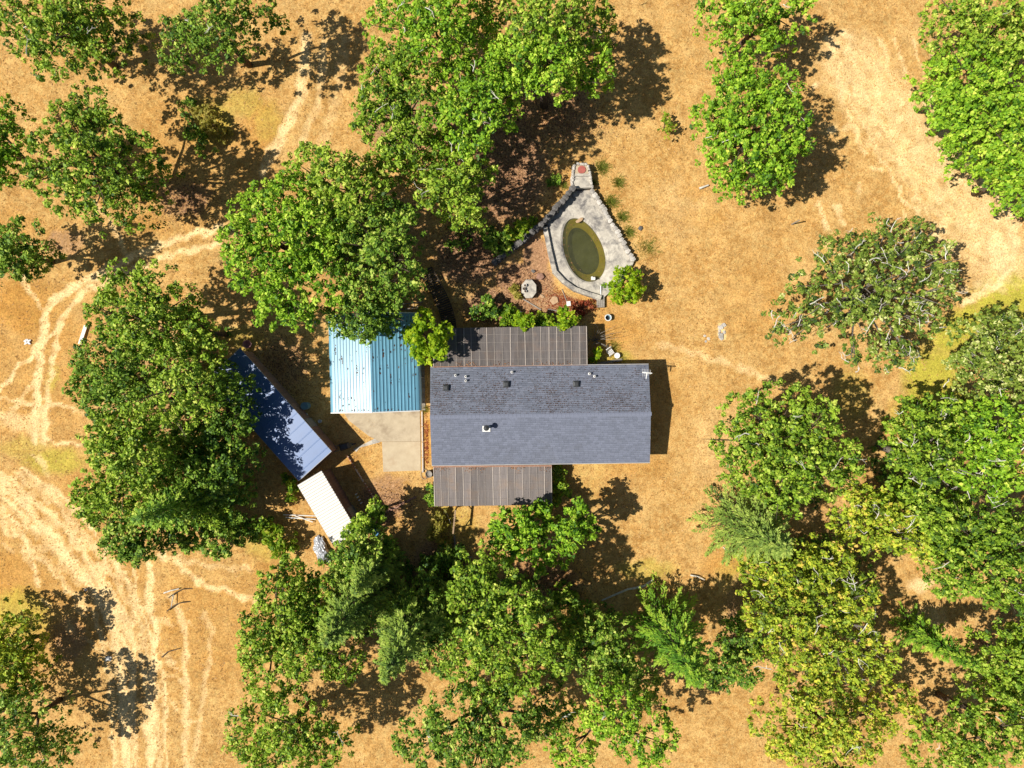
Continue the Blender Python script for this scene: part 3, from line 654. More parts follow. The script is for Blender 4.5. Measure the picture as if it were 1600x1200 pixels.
# ---- blue metal carport garage, ribs along the ridge, bent eaves
BK = (CH - 2.8) / CH; bw, bl = 143 * S * BK, 152 * S * BK; bc = W(584.5, 567, 2.8)
barn = thing('metal_garage', 'blue ribbed metal garage with sunlit white glare on one roof slope', 'garage', (bc.x, bc.y, 0), R(1.5))
half = bw / 2; bp = R(17.5); eave = 2.8; ridge = eave + (half - .28) * math.tan(bp)
def barn_panel(u0, u1, sg, lift=0):
    """strip of roof between distances u0..u1 from the ridge (m along x), ribs parallel to the ridge"""
    mm = MB(); prof = []; u = u0; pitch_ = .262
    k0 = math.ceil(u0 / pitch_ - 1e-6); prof.append((u0, 0)); k = k0
    while k * pitch_ < u1 - .02:
        c = k * pitch_
        for d, h in ((-.055, 0), (-.028, .042), (.028, .042), (.055, 0)):
            if u0 < c + d < u1: prof.append((c + d, h))
        k += 1
    prof.append((u1, 0)); vs = []; fs = []
    for uu, h in prof:
        x = sg * (uu + h * math.sin(bp)); z = ridge - uu * math.tan(bp) + h * math.cos(bp) + lift
        vs += [(x, -bl / 2, z), (x, bl / 2, z)]
    for j in range(len(prof) - 1):
        f = (2 * j, 2 * j + 2, 2 * j + 3, 2 * j + 1); fs.append(f if sg > 0 else tuple(reversed(f)))
    mm.add(vs, fs); return mm
W4 = (half - .28) / 4
for sg in (-1, 1):
    for i in range(4):
        barn_panel(i * W4, (i + 1) * W4 + (.03 if i < 3 else 0), sg, .004 * (3 - i)).build('roof_panel', M['barn'], barn)
    ev = MB(); pr = [(half - .28, ridge - (half - .28) * math.tan(bp)), (half - .17, eave - .05), (half - .06, eave - .16), (half, eave - .34), (half, eave - .75)]
    vs = []; fs = []
    for x, z in pr: vs += [(sg * x, -bl / 2, z), (sg * x, bl / 2, z)]
    for j in range(len(pr) - 1):
        f = (2 * j, 2 * j + 2, 2 * j + 3, 2 * j + 1); fs.append(f if sg > 0 else tuple(reversed(f)))
    ev.add(vs, fs).build('bent_eave', M['barn'], barn)
    for y in (-1, 1):
        tr = MB(); tr.bar((sg * .01, y * (bl / 2 + .03), ridge + .02), (sg * (half - .1), y * (bl / 2 + .03), eave - .02), .07, .09); tr.build('gable_trim', M['white'], barn)
    for j in range(4):
        MB().box((sg * (half - .07), -bl / 2 + .12 + j * (bl - .24) / 3, (eave - .4) / 2), (.07, .07, eave - .4)).build('post', M['steel'], barn)
mm = MB()
for j in range(28): mm.box((-half + .02 + (.02 if j % 2 else 0), -bl / 2 + .3 + j * (bl - .5) / 28, 1.05), (.03, (bl - .5) / 28, 2.1))
mm.build('side_wall', M['barn'], barn)
mm = MB(); mm.box((0, bl / 2 - .06, 1.3), (bw - .3, .04, 2.6)); mm.build('back_wall', M['barn'], barn)
MB().box((0, 0, ridge + .012), (.16, bl, .02)).build('ridge_cap', M['barn'], barn)
for sg in (-1, 1):      # leaf piles caught between the ribs
    g = np.random.default_rng(11 + sg); n = 900; u = (g.integers(0, 13, n) + .5) * .262 + g.normal(0, .05, n); y = g.uniform(-bl / 2 + .1, bl / 2 - .3, n)
    k = (wav(u * 3, y * .8, 1.6, 51 + sg) + (y / bl if sg > 0 else 0) * 1.6 + g.normal(0, .5, n)) > (1.0 if sg > 0 else 1.2); k |= (np.abs(y + bl / 2 - .14) < .05)
    u, y = u[k], y[k]; k = u < half - .35; u, y = u[k], y[k]
    c = np.column_stack([sg * u, y, ridge - u * math.tan(bp) + .03]); s_ = g.uniform(.03, .075, (len(c), 1))
    V, Fq = quads(c, np.array([[0, 1, 0]]) * s_ * 1.5, np.array([[1, 0, -sg * math.tan(bp)]]) * s_ * .7)
    tag(link('leaf_litter', np_mesh('leaf_litter', V, Fq, {'tint': np.clip(g.normal(.25, .2, len(c)), 0, 1)}), LEAF['litter'], barn), kind='stuff')

# ---- two sheds standing askew
def shed(name, label, px, py, rot, length, width, h_lo, h_hi, npan, roof_mat, wall_mat, ribs, rib_h, board):
    c = W(px, py, (h_lo + h_hi) / 2); o = thing(name, label, 'shed', (c.x, c.y, 0), rot)
    def z(y): return h_lo + (h_hi - h_lo) * (y / width + .5)
    pw = length / npan
    mm = MB(); per = ribs; vs = []; fs = []; prof = [(0, 0)]
    for k in range(per):
        cc = (k + .5) / per * pw; prof += [(cc - .04, 0), (cc - .022, rib_h), (cc + .022, rib_h), (cc + .04, 0)]
    prof.append((pw, 0)); yy = width / 2 + .12
    for x, h in prof: vs += [(x, -yy, z(-yy) + h), (x, yy, z(yy) + h)]
    for j in range(len(prof) - 1): fs.append((2 * j, 2 * j + 2, 2 * j + 3, 2 * j + 1))
    mm.add(vs, fs); me = mm.mesh('roof_panel')
    for i in range(npan): link('roof_panel', me, roof_mat, o, (-length / 2 + i * pw, 0, .002 * (i % 2)))
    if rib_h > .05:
        for i in range(npan * ribs):     # thin tan strip laid along the foot of each rib
            x = -length / 2 + (i + .5) / ribs * pw + .045; MB().bar((x, -yy, z(-yy) + .006), (x, yy, z(yy) + .006), .028, .008).build('rib_strip', M['rib_strip'], o)
    # walls, built of upright boards on the side the drone sees
    a, b = length / 2 - .1, width / 2 - .06
    MB().add([(-a, -b, 0), (a, -b, 0), (a, b, 0), (-a, b, 0), (-a, -b, z(-b) - .06), (a, -b, z(-b) - .06), (a, b, z(b) - .06), (-a, b, z(b) - .06)],
             [(0, 1, 5, 4), (1, 2, 6, 5), (3, 0, 4, 7), (2, 3, 7, 6)]).build('wall', wall_mat, o)
    nb = int(2 * a / board); bwid = 2 * a / nb; bd = MB().box((0, 0, 0), (bwid - .025, .03, z(b) - .10)).mesh('wall_board')
    for i in range(nb): link('wall_board', bd, wall_mat, o, (-a + (i + .5) * bwid, b + .02 + .008 * (i % 2), (z(b) - .10) / 2))
    for y in (-yy, yy): MB().box((0, y, z(y) - .05), (length, .03, .09)).build('eave_trim', M['trim'], o)
    for x in (-length / 2, length / 2): MB().bar((x, -yy, z(-yy) - .03), (x, yy, z(yy) - .03), .04, .08).build('verge_trim', M['trim'], o)
    dr = MB().box((a * .45, b + .055, .95), (.85, .04, 1.9)).build('door', M['grey_wood'], o); MB().box((a * .45 + .33, b + .09, .95), (.04, .04, .12)).build('handle', M['steel'], dr)
    return o
blue_shed = shed('long_shed', 'long shed with slate blue metal roof half under the trees', 421, 648, R(-48.4), 215 * S * .955, 66 * S * .955, 2.4, 2.7, 12, M['blue_roof'], M['pink_wall'], 1, .012, .55)
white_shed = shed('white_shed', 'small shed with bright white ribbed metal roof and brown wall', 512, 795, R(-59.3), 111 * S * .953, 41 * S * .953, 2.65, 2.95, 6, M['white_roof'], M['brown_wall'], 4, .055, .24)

# ---- driveway, walkway and edgings
def slab(name, pts, z0, z1, mat, label=None, kind='structure'):
    o = MB().prism([W(*p)[:2] for p in pts], z0, z1).build(name, mat); return tag(o, label, kind=kind)
slab('driveway_slab', [(597, 690.4), (657, 690), (657.5, 735), (599, 737)], -.1, .055, M['slab'], 'pale concrete driveway slab in front of the garage')
slab('driveway_apron', [(534, 640), (656, 640), (657, 689.7), (594, 690.1), (576, 681), (545, 657)], -.1, .05, M['old_slab'], 'worn concrete apron right in front of the garage')
slab('footpath', [(552, 702), (590, 683), (594, 691), (562, 699.5), (557, 706)], -.1, .045, M['concrete'], 'short pale concrete path beside the driveway')
ed = thing('timber_edging', 'pale timber rail along the edge of the driveway slab', 'edging', W(660, 690))
for i in range(4):
    a, b = W(659.5 + i * .4, 643 + i * 24), W(659.8 + i * .4, 666 + i * 24); MB().bar(a - ed.location + Vector((0, 0, .08)), b - ed.location + Vector((0, 0, .08)), .10, .16).build('timber', M['lath'], ed)
dk = thing('boardwalk', 'narrow grey board walkway in the gap between garage and house', 'boardwalk', W(660, 605))
for i in range(11):
    p = W(659.2 + i * .1, 568 + i * 7) - dk.location; MB().box(p + Vector((0, 0, .08)), (.48, .35, .05)).build('board', M['grey_wood'], dk)
fz = thing('picket_edging', 'low faded timber edging running beside the white shed', 'edging', W(575, 760))
pl = [(543, 711), (556, 732), (569, 753), (582, 774), (594, 793), (604, 810)]
for i in range(5):
    a, b = W(*pl[i]) - fz.location, W(*pl[i + 1]) - fz.location
    MB().bar(a + Vector((0, 0, .16)), b.lerp(a, .03) + Vector((0, 0, .16)), .05, .22).build('rail', M['lath'] if i % 2 else M['red_wood'], fz)
    for k in range(4):
        q = a.lerp(b, (k + .5) / 4) + Vector((.05, .03, 0)); MB().box(q + Vector((0, 0, .19)), (.06, .06, .38)).build('picket', M['lath'], fz)

# ---- stones
def stone_mesh(seed):
    g = random.Random(seed); bm = bmesh.new(); bmesh.ops.create_icosphere(bm, subdivisions=1, radius=.5)
    for v in bm.verts:
        c = v.co; v.co = Vector((max(-.42, min(.42, c.x * 1.1)), max(-.42, min(.42, c.y * 1.1)), max(-.40, min(.36, c.z)))) * g.uniform(.86, 1.12)
    me = bpy.data.meshes.new('stone'); bm.to_mesh(me); bm.free(); return me
STONES = {k: [stone_mesh(s) for s in range(6)] for k in ('stone', 'dark_stone', 'rust_stone', 'tan_stone')}
def stone(parent, loc, size, mat='stone', name='stone', rz=None):
    me = random.choice(STONES[mat]); 
    return link(name, me, M[mat], parent, loc, (random.uniform(-.15, .15), random.uniform(-.15, .15), random.uniform(0, 6.28) if rz is None else rz), size)
def stone_run(label, pts, h0, h1, w, step, mat, cat='wall', name='stone_wall', rows=True):
    o = thing(name, label, cat, W(*pts[0])); seg = []
    P = [W(*p) for p in pts]; L = [(P[i + 1] - P[i]).length for i in range(len(P) - 1)]; T = sum(L); d = step / 2
    while d < T:
        s_ = d; i = 0
        while s_ > L[i]: s_ -= L[i]; i += 1
        p = P[i].lerp(P[i + 1], s_ / L[i]); dirv = (P[i + 1] - P[i]).normalized(); rz = math.atan2(dirv.y, dirv.x); h = h0 + (h1 - h0) * d / T
        nz = max(1, round(h / .34)) if rows else 1
        for r_i in range(nz):
            hh = h / nz; q = p - o.location + Vector((random.uniform(-.05, .05), random.uniform(-.05, .05), (r_i + .5) * hh * .98 + random.uniform(-.02, .02)))
            stone(o, q, (step * random.uniform(1.1, 1.45), w * random.uniform(1.0, 1.35), hh * random.uniform(1.25, 1.45)), mat, rz=rz + random.uniform(-.2, .2))
        d += step * random.uniform(.85, 1.15)
    return o

# ================================================================ POND
deck_z = .35; cx, cy = POND
outer = [(894, 300), (922, 299), (951, 345), (973, 380), (990, 410), (972, 440), (942, 466), (938, 471), (897, 456), (866, 428), (851, 360), (858, 345)]
def ray_poly(ang):
    dx, dy = math.cos(ang), math.sin(ang); best = 1e9
    for i in range(len(outer)):
        (ax, ay), (bx, by) = outer[i - 1], outer[i]; ex_, ey = bx - ax, by - ay; den = dx * ey - dy * ex_
        if abs(den) < 1e-9: continue
        t = ((ax - cx) * ey - (ay - cy) * ex_) / den; u = ((ax - cx) * dy - (ay - cy) * dx) / den
        if t > 0 and -1e-6 <= u <= 1 + 1e-6: best = min(best, t)
    return cx + dx * best, cy + dy * best
def rim(ang, f):       # point on the egg shaped rim
    dx, dy = math.cos(ang), math.sin(ang); r = 1 / float(pond_r(np.array(dx * 1.0), np.array(dy * 1.0)))
    for _ in range(8): r = r / float(pond_r(np.array(dx * r), np.array(dy * r)))
    return cx + dx * r * f, cy + dy * r * f
N = 120; vs = []; fs = []
for i in range(N):
    a = 2 * math.pi * i / N; o_ = W(*ray_poly(a)); i_ = W(*rim(a, 1.0))
    rings = [(o_, -.05), (o_, deck_z), (o_.lerp(i_, .55), deck_z - .02 + random.uniform(-.008, .008)), (i_.lerp(o_, .12), deck_z - .05), (i_, deck_z - .14), (W(*rim(a, .97)), deck_z - .45)]
    for p, z in rings: vs.append((p.x, p.y, z))
K = 6
for i in range(N):
    j = (i + 1) % N
    for k in range(K - 1): fs.append((i * K + k, i * K + k + 1, j * K + k + 1, j * K + k))
deck = MB().add(vs, fs).build('pond_deck', M['concrete']); tag(deck, 'stained concrete apron around the egg shaped pond', kind='structure')
basin_mat = plain('algae_basin', (.42, .33, .03), (.30, .24, .025), 3, .8, .2)
deep_mat = plain('pond_silt', (.10, .11, .065), (.06, .07, .045), 2, .9, .1)
vs = []; fs = []
prof = [(.975, deck_z - .35), (.93, -.06), (.74, -.30), (.66, -.85), (.0, -.98)]
for i in range(N):
    a = 2 * math.pi * i / N
    for f, z in prof:
        p = W(*rim(a, f)) if f > 0 else W(cx, cy); vs.append((p.x, p.y, z))
K = len(prof); fs2 = []
for i in range(N):
    j = (i + 1) % N
    for k in range(K - 1): (fs if k < 2 else fs2).append((i * K + k, i * K + k + 1, j * K + k + 1, j * K + k))
bm_ = MB().add(vs, fs + fs2); bo = bm_.build('pond_basin', basin_mat); bo.data.materials.append(deep_mat); tag(bo, 'algae covered basin under the pond water', kind='structure')
bo.data.polygons.foreach_set('material_index', [0] * len(fs) + [1] * len(fs2))
def water_mat():
    m, n, l, b = new_mat('pond_water'); tr = n.new('ShaderNodeBsdfTransparent'); tr.inputs[0].default_value = (.72, .70, .40, 1)
    gl = n.new('ShaderNodeBsdfGlossy'); gl.inputs['Roughness'].default_value = .06
    df = n.new('ShaderNodeBsdfDiffuse'); v = coords(n, l)
    l.new(ramp(n, l, noise(n, l, v, 1.2, 5, .6), [(.3, (.10, .105, .05)), (.7, (.17, .175, .09))]), df.inputs[0])
    mx0 = n.new('ShaderNodeMixShader'); mx0.inputs[0].default_value = .30; l.new(tr.outputs[0], mx0.inputs[1]); l.new(df.outputs[0], mx0.inputs[2])
    fr = n.new('ShaderNodeFresnel'); fr.inputs[0].default_value = 1.33
    mx = n.new('ShaderNodeMixShader'); l.new(fr.outputs[0], mx.inputs[0]); l.new(mx0.outputs[0], mx.inputs[1]); l.new(gl.outputs[0], mx.inputs[2])
    l.new(mx.outputs[0], n['Material Output'].inputs['Surface']); return m
wv = [W(*rim(2 * math.pi * i / N, .985)) for i in range(N)]
wt = MB().add([(p.x, p.y, deck_z - .17) for p in wv], [tuple(range(N - 1, -1, -1))]).build('pond_water', water_mat()); tag(wt, 'still green brown water of the egg shaped pond', kind='structure')
g = np.random.default_rng(6); k = 70; a = g.uniform(0, 6.28, k); fr = 1 - np.abs(g.normal(0, .16, k)); cc = np.array([list(W(*rim(a_, min(.95, f_)))) for a_, f_ in zip(a, fr)]); cc[:, 2] = deck_z - .163
an = g.uniform(0, 6.28, k); ss = g.uniform(.025, .06, (k, 1)); V, Fq = quads(cc, np.column_stack([np.cos(an), np.sin(an), 0 * an]) * ss, np.column_stack([-np.sin(an), np.cos(an), 0 * an]) * ss * .6)
tag(link('floating_leaves', np_mesh('floating_leaves', V, Fq, {'tint': np.clip(g.normal(.7, .2, k), 0, 1)}), LEAF['litter']), 'brown leaves afloat along the rim of the pond', 'leaves', kind='stuff')
# walls round the pond
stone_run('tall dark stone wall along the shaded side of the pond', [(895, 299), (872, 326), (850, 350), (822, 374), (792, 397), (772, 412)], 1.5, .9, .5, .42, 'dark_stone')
stone_run('pale stone wall along the sunny field side of the pond', [(923, 300), (938, 324), (951, 345), (964, 366), (975, 386), (990, 412)], .75, .65, .42, .36, 'stone')
stone_run('small stone parapet left of the red step above the pond', [(893, 300), (893, 285), (896, 262)], .95, 1.0, .22, .24, 'stone')
stone_run('small stone parapet right of the red step above the pond', [(924, 298), (920, 280), (917, 262)], .95, 1.0, .22, .24, 'stone')
stone_run('row of small stones behind the red step above the pond', [(899, 261), (915, 261)], 1.0, 1.0, .22, .24, 'stone')
ch = thing('waterfall_steps', 'concrete waterfall steps with a red slab above the pond', 'steps', W(907, 285))
def chp(px, py): return (W(px, py) - ch.location)[:2]
MB().prism([chp(895, 280), chp(919, 279), chp(923, 297), chp(893.5, 298)], 0, .78).build('lower_step', M['concrete'], ch)
MB().prism([chp(897, 276.5), chp(918, 276.5), chp(919, 280.5), chp(896, 280.5)], 0, .92).build('step_lip', M['concrete'], ch)
MB().prism([chp(898, 263), chp(916, 263), chp(918, 277), chp(897, 277)], 0, .80).build('upper_step', M['old_slab'], ch)
rv = [(907 + 6.2 * math.cos(a) * (1.05 if math.cos(a) > 0 else .95), 270 + 6 * math.sin(a)) for a in [2 * math.pi * k / 14 for k in range(14)]]
MB().prism([chp(*p) for p in rv], .80, .88).build('red_slab', M['red_clay'], ch)
# low kerb wall on the garden side
kb = thing('pond_kerb', 'low concrete kerb bending round the garden side of the pond', 'kerb', W(866, 428))
kp = [(851, 357), (858, 392), (866, 426), (880, 441), (897, 453), (916, 460), (936, 466)]
for i in range(6):
    a, b = W(*kp[i]) - kb.location, W(*kp[i + 1]) - kb.location; MB().bar(a + Vector((0, 0, .31)), b + (b - a).normalized() * .1 + Vector((0, 0, .31 + .004 * (i % 2))), .34, .66).build('kerb_block', M['concrete'], kb)
o = tag(stone(None, W(905, 346) + Vector((0, 0, deck_z + .03)), (.75, .34, .25), 'tan_stone', 'tan_rock', R(30)), 'long tan rock lying on the concrete above the pond', 'rock')
# pump box at the foot of the pond and the outlet sump
pm = thing('pump_box', 'small white pump box at the foot of the pond', 'pump', W(926, 436) + Vector((0, 0, deck_z - .16)))
MB().box((0, 0, .14), (.32, .28, .28)).build('case', M['white'], pm); MB().box((.05, .1, .31), (.2, .05, .06)).build('handle', M['black'], pm); MB().tube([(.16, 0, .1), (.4, -.05, .12), (.55, -.02, .05)], .035, 6).build('hose', M['black'], pm)
su = thing('outlet_sump', 'weathered grey wooden box with pipe below the pond', 'box', W(938, 472))
MB().box((0, 0, .14), (.66, .95, .28)).build('case', M['grey_wood'], su)
for k in range(4): MB().box((-.24 + k * .16, 0, .295), (.13, .9, .025)).build('plank', M['grey_wood'], su)
MB().tube([(.02, .3, .33), (.0, .7, .4), (-.03, 1.3, .5)], .045, 8).build('pipe', M['white'], su)

# ---- raised octagonal garden platform with a bucket and pots
pf = thing('octagon_platform', 'raised pale octagonal concrete platform in the leaf littered garden', 'platform', W(826, 453))
oc = [(.62 * math.cos(R(22.5 + 45 * k)), .78 * math.sin(R(22.5 + 45 * k))) for k in range(8)]
MB().prism(oc, 0, .60).build('base', M['old_slab'], pf); MB().prism([(x * 1.06, y * 1.06) for x, y in oc], .60, .68).build('top_slab', M['concrete'], pf)
for i, (dx, dy, r, h, mt) in enumerate([(-.30, .26, .13, .22, 'white'), (-.38, -.02, .12, .2, 'dark_metal'), (-.28, -.22, .11, .18, 'steel')]):
    q = pf.location + Vector((dx, dy, .68)); pt_ = thing('pot', ['white plastic pot on the octagonal platform', 'dark metal pot on the octagonal platform', 'grey steel pot on the octagonal platform'][i], 'pot', q, 0, 'pots on the octagonal platform')
    MB().lathe([(.001, .005), (r * .75, .0), (r, h), (r * .9, h), (r * .68, .04), (.001, .04)], 14).build('body', M[mt], pt_, smooth=True); MB().lathe([(r * .84, h * .7), (.001, h * .7)], 12).build('soil', M['bark'], pt_)
for px, py, s_, mt, lb in [(844, 432, (.75, .7, .55), 'rust_stone', 'round rusty boulder beside the octagonal platform'), (866, 469, (.8, .75, .22), 'tan_stone', 'flat pale tan stone among red fallen leaves'),
                            (833, 424, (.3, .4, .3), 'dark_stone', 'small dark rock above the octagonal platform'), (838, 503, (.6, .5, .25), 'tan_stone', 'flat tan stone beside the patio cover vines'), (885, 477, (.2, .3, .15), 'stone', 'small grey stone beside the white garden box'),
                            (847, 463, (.5, .3, .2), 'tan_stone', 'narrow tan stone right of the octagonal platform'), (1000, 357, (.45, .4, .4), 'dark_stone', 'grey brown rock by the grass tufts beside the pond wall')]:
    p = W(px, py); tag(stone(None, p + Vector((0, 0, s_[2] * .25)), s_, mt, 'rock'), lb, 'rock')
for px, py, lb in [(888, 475, 'white box standing by the red fallen leaves'), (812.5, 491, 'white box standing beside the patio cover vines')]:
    bx_ = thing('white_box', lb, 'box', W(px, py), random.uniform(0, .5)); MB().box((0, 0, .14), (.30, .36, .28)).build('case', M['white'], bx_); MB().box((0, 0, .30), (.33, .39, .04)).build('lid', M['white'], bx_)
for i, (a, b, lb) in enumerate([((815, 466), (845, 484), 'long thin grey timber below the octagonal platform'), ((878, 452), (886, 473), 'thin pale stick leaning toward the white garden box'), ((856, 483), (880, 488), 'grey timber lying by the vine covered patio edge')]):
    A, B = W(*a), W(*b); o = MB().bar((A - A) + Vector((0, 0, .04)), B - A + Vector((0, 0, .05)), .09 if i != 1 else .05, .07).build('timber', M['grey_wood'], None, A); tag(o, lb, 'timber')

# ---- bucket
bk = thing('bucket', 'blue bucket with pale rim standing open on the grass', 'bucket', W(949, 497))
MB().lathe([(.001, .01), (.19, 0), (.25, .44), (.225, .44), (.17, .06), (.001, .06)], 24).build('body', M['teal_plastic'], bk, smooth=True)
MB().lathe([(.245, .42), (.285, .43), (.285, .46), (.225, .46), (.225, .43)], 24).build('rim', M['white'], bk); MB().lathe([(.195, .16), (.001, .16)], 20).build('water', M['black'], bk)
MB().tube([(.27 * math.cos(a), .27 * math.sin(a) * .55 + .1, .44 + .02 * math.sin(a)) for a in [math.pi * k / 8 for k in range(9)]], .012, 5).build('handle', M['steel'], bk)

# ---- garden steps curving up from the house in deep shade
gs = thing('garden_steps', 'dark curved timber steps in deep shade above the garage', 'steps', W(690, 470))
def stp(t): return W(667 + 36 * math.sin(t * 1.5), 425 + 92 * t) - gs.location
for i in range(30):
    t = i / 29; p = stp(t); q = stp(t + .01) - p; ang = math.atan2(q.y, q.x)
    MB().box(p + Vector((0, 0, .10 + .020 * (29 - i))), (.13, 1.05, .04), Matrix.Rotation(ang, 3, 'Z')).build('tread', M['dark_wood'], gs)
for sgn in (-1, 1):
    for i in range(10):
        t0, t1 = i / 10, (i + 1) / 10; p, q = stp(t0), stp(t1); d = (q - p).normalized(); nrm = Vector((-d.y, d.x, 0)) * .55 * sgn
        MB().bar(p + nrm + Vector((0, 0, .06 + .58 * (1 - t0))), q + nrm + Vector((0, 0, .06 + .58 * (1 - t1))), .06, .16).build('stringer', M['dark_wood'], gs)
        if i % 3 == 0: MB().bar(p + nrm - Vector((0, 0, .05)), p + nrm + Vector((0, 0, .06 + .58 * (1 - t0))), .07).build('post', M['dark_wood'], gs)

# ---- ladder behind the garage
ld = thing('ladder', 'grey ladder lying on the ground behind the blue garage', 'ladder', W(634, 479), R(6))
for y in (-.22, .22): MB().box((0, y, .12), (3.0, .06, .08)).build('rail', M['grey_wood'], ld)
for k in range(9): MB().box((-1.3 + k * .325, 0, .12), (.04, .42, .03)).build('rung', M['grey_wood'], ld)

# ---- swing frame by the lower patio
sw = thing('garden_arbor', 'tall open timber arbor with braces below the lower patio cover', 'arbor', W(714, 815))
p0, p1 = W(713, 797.5) - sw.location, W(709, 832) - sw.location; hh = 1.75
def onp(px, py, h): q = W(px, py, h) - sw.location; return q
A, B = onp(711.5, 798, hh), onp(708, 832.5, hh)
MB().bar(A + (A - B) * .04, B + (B - A) * .04, .12, .14).build('beam', M['wood'], sw)
for P in (A, B):
    MB().bar((P.x, P.y, 0), (P.x, P.y, hh - .07), .10).build('post', M['wood'], sw); q = (B if P is A else A)
    MB().bar((P.x, P.y, hh - .6), P.lerp(q, .28) + Vector((0, 0, -.08)), .06).build('brace', M['wood'], sw)
for i, (a, b, lb) in enumerate([((697, 799), (705, 817), 'thin white pole leaning beside the timber arbor'), ((710, 836), (713, 874), 'long grey rail lying below the timber arbor'), ((714, 871), (738, 870), 'short grey rail under the trees below the timber arbor')]):
    A, B = W(*a), W(*b); tag(MB().bar(Vector((0, 0, .05)), B - A + Vector((0, 0, .35 if i == 0 else .06)), .05 if i == 0 else .10, .05 if i == 0 else .08).build('rail', M['white'] if i == 0 else M['grey_wood'], None, A), lb, 'rail')

# ---- odds and ends round the buildings
tb = thing('half_barrel', 'wooden half barrel planter at the corner of the house', 'barrel', W(671, 740))
MB().lathe([(.001, .01), (.24, 0), (.30, .22), (.28, .42), (.25, .42), (.25, .32), (.001, .30)], 18).build('staves', M['grey_wood'], tb, smooth=True)
for z in (.10, .34): MB().lathe([(.295, z), (.305, z), (.305, z + .04), (.29, z + .04)], 18).build('hoop', M['dark_metal'], tb)
hs_ = MB().tube([W(664 + 5.5 * math.cos(a) - 1, 741 + 8 * math.sin(a), .04 + .004 * k) - W(664, 741) for k, a in enumerate([.4 * k for k in range(-2, 18)])], .022, 5).build('garden_hose', M['grey_wood'], None, W(664, 741)); tag(hs_, 'coiled garden hose beside the half barrel planter', 'hose')
def drum(name, label, px, py, r, h, mat, cat):
    d = thing(name, label, cat, W(px, py)); MB().lathe([(.001, 0), (r, 0), (r * 1.03, h * .33), (r, h * .36), (r * 1.03, h * .66), (r, h), (.001, h)], 18).build('body', mat, d, smooth=False); MB().lathe([(r * 1.02, h), (r * 1.04, h + .03), (r * .9, h + .03), (r * .88, h + .012), (.001, h + .012)], 18).build('lid', mat, d)
drum('blue_drum', 'bright blue plastic drum beside the end of the white shed', 589, 829, .28, .8, M['blue_plastic'], 'drum')
drum('dark_blue_drum', 'dark blue drum in the shade beside the long shed', 480, 634, .3, .8, M['teal_plastic'], 'drum')
for i, (px, py, lb) in enumerate([(479, 648, 'white pail nearest the long shed wall'), (501, 658, 'small white pail in the shade between shed and garage')]):
    d = thing('pail', lb, 'pail', W(px, py)); MB().lathe([(.001, 0), (.12, 0), (.15, .3), (.135, .3), (.11, .03), (.001, .03)], 14).build('body', M['white'], d, smooth=True); MB().tube([(.15 * math.cos(a), .15 * math.sin(a), .3) for a in [math.pi * k / 6 for k in range(7)]], .008, 4).build('handle', M['steel'], d)
tu = thing('pink_tub', 'faded pink plastic tub at the end of the long shed', 'tub', W(388, 538)); MB().lathe([(.001, 0), (.25, 0), (.33, .3), (.36, .3), (.36, .33), (.30, .33), (.23, .04), (.001, .04)], 18).build('body', M['pink'], tu, smooth=True); MB().box((.36, 0, .3), (.08, .16, .03)).build('handle', M['pink'], tu)
for i in range(4):
    p = W(558 + i * 2.6, 771 + i * 4.6); d = thing('white_post', ['uppermost','second','third','lowest'][i] + ' short white post in the dark strip beside the white shed', 'post', p, 0, 'short white posts beside the white shed')
    MB().box((0, 0, .25), (.07, .07, .5)).build('shaft', M['white'], d); MB().box((0, 0, .52), (.10, .10, .04)).build('cap', M['white'], d)
dg = thing('wheelbarrow', 'upturned dark wheelbarrow by the end of the long shed', 'wheelbarrow', W(540, 697), R(15))
MB().add([(-.45, -.3, .28), (.45, -.25, .34), (.45, .25, .34), (-.45, .3, .28), (-.3, -.2, .55), (.3, -.17, .58), (.3, .17, .58), (-.3, .2, .55)], [(4, 5, 6, 7), (0, 1, 5, 4), (1, 2, 6, 5), (2, 3, 7, 6), (3, 0, 4, 7)]).build('tray', M['dark_metal'], dg)
for y in (-.22, .22): MB().bar((-1.0, y, .12), (.7, y * .3, .3), .05).build('handle', M['grey_wood'], dg)
MB().tube([(.75, -.05, .18), (.75, .05, .18)], .18, 14).build('wheel', M['black'], dg)
# crumpled silver tarp over a heap
def tarp():
    n = 26; vs = []; fs = []; g = np.random.default_rng(4)
    for j in range(n + 1):
        for i in range(n + 1):
            u, v = i / n * 2 - 1, j / n * 2 - 1; px, py = 503 + 13 * u + 6 * v, 857 + 20 * v + 2 * u
            e = max(abs(u), abs(v)); sx = .8 + .25 * math.sin(3 * v + 1) + .1 * math.sin(9 * v); q = W(503 + (px - 503) * sx, py + 1.5 * math.sin(7 * u))
            h = .62 * max(0, 1 - e ** 2.2) * (.75 + .35 * math.sin(2.5 * v + 1.2 * u)) ; h += .10 * abs(math.sin(5 * u + 3 * v + 2 * math.sin(4 * v))) + .07 * abs(math.sin(9 * u - 6 * v)) + g.uniform(-.02, .02)
            vs.append((q.x, q.y, max(.01, h)))
    for j in range(n):
        for i in range(n): fs.append((j * (n + 1) + i, j * (n + 1) + i + 1, (j + 1) * (n + 1) + i + 1, (j + 1) * (n + 1) + i)[::-1])
    c = W(503, 857); return MB().add([(x - c.x, y - c.y, z) for x, y, z in vs], fs).build('tarp_heap', M['tarp'], None, c)
tag(tarp(), 'crumpled silver tarpaulin over a heap beside the white shed', 'tarpaulin')
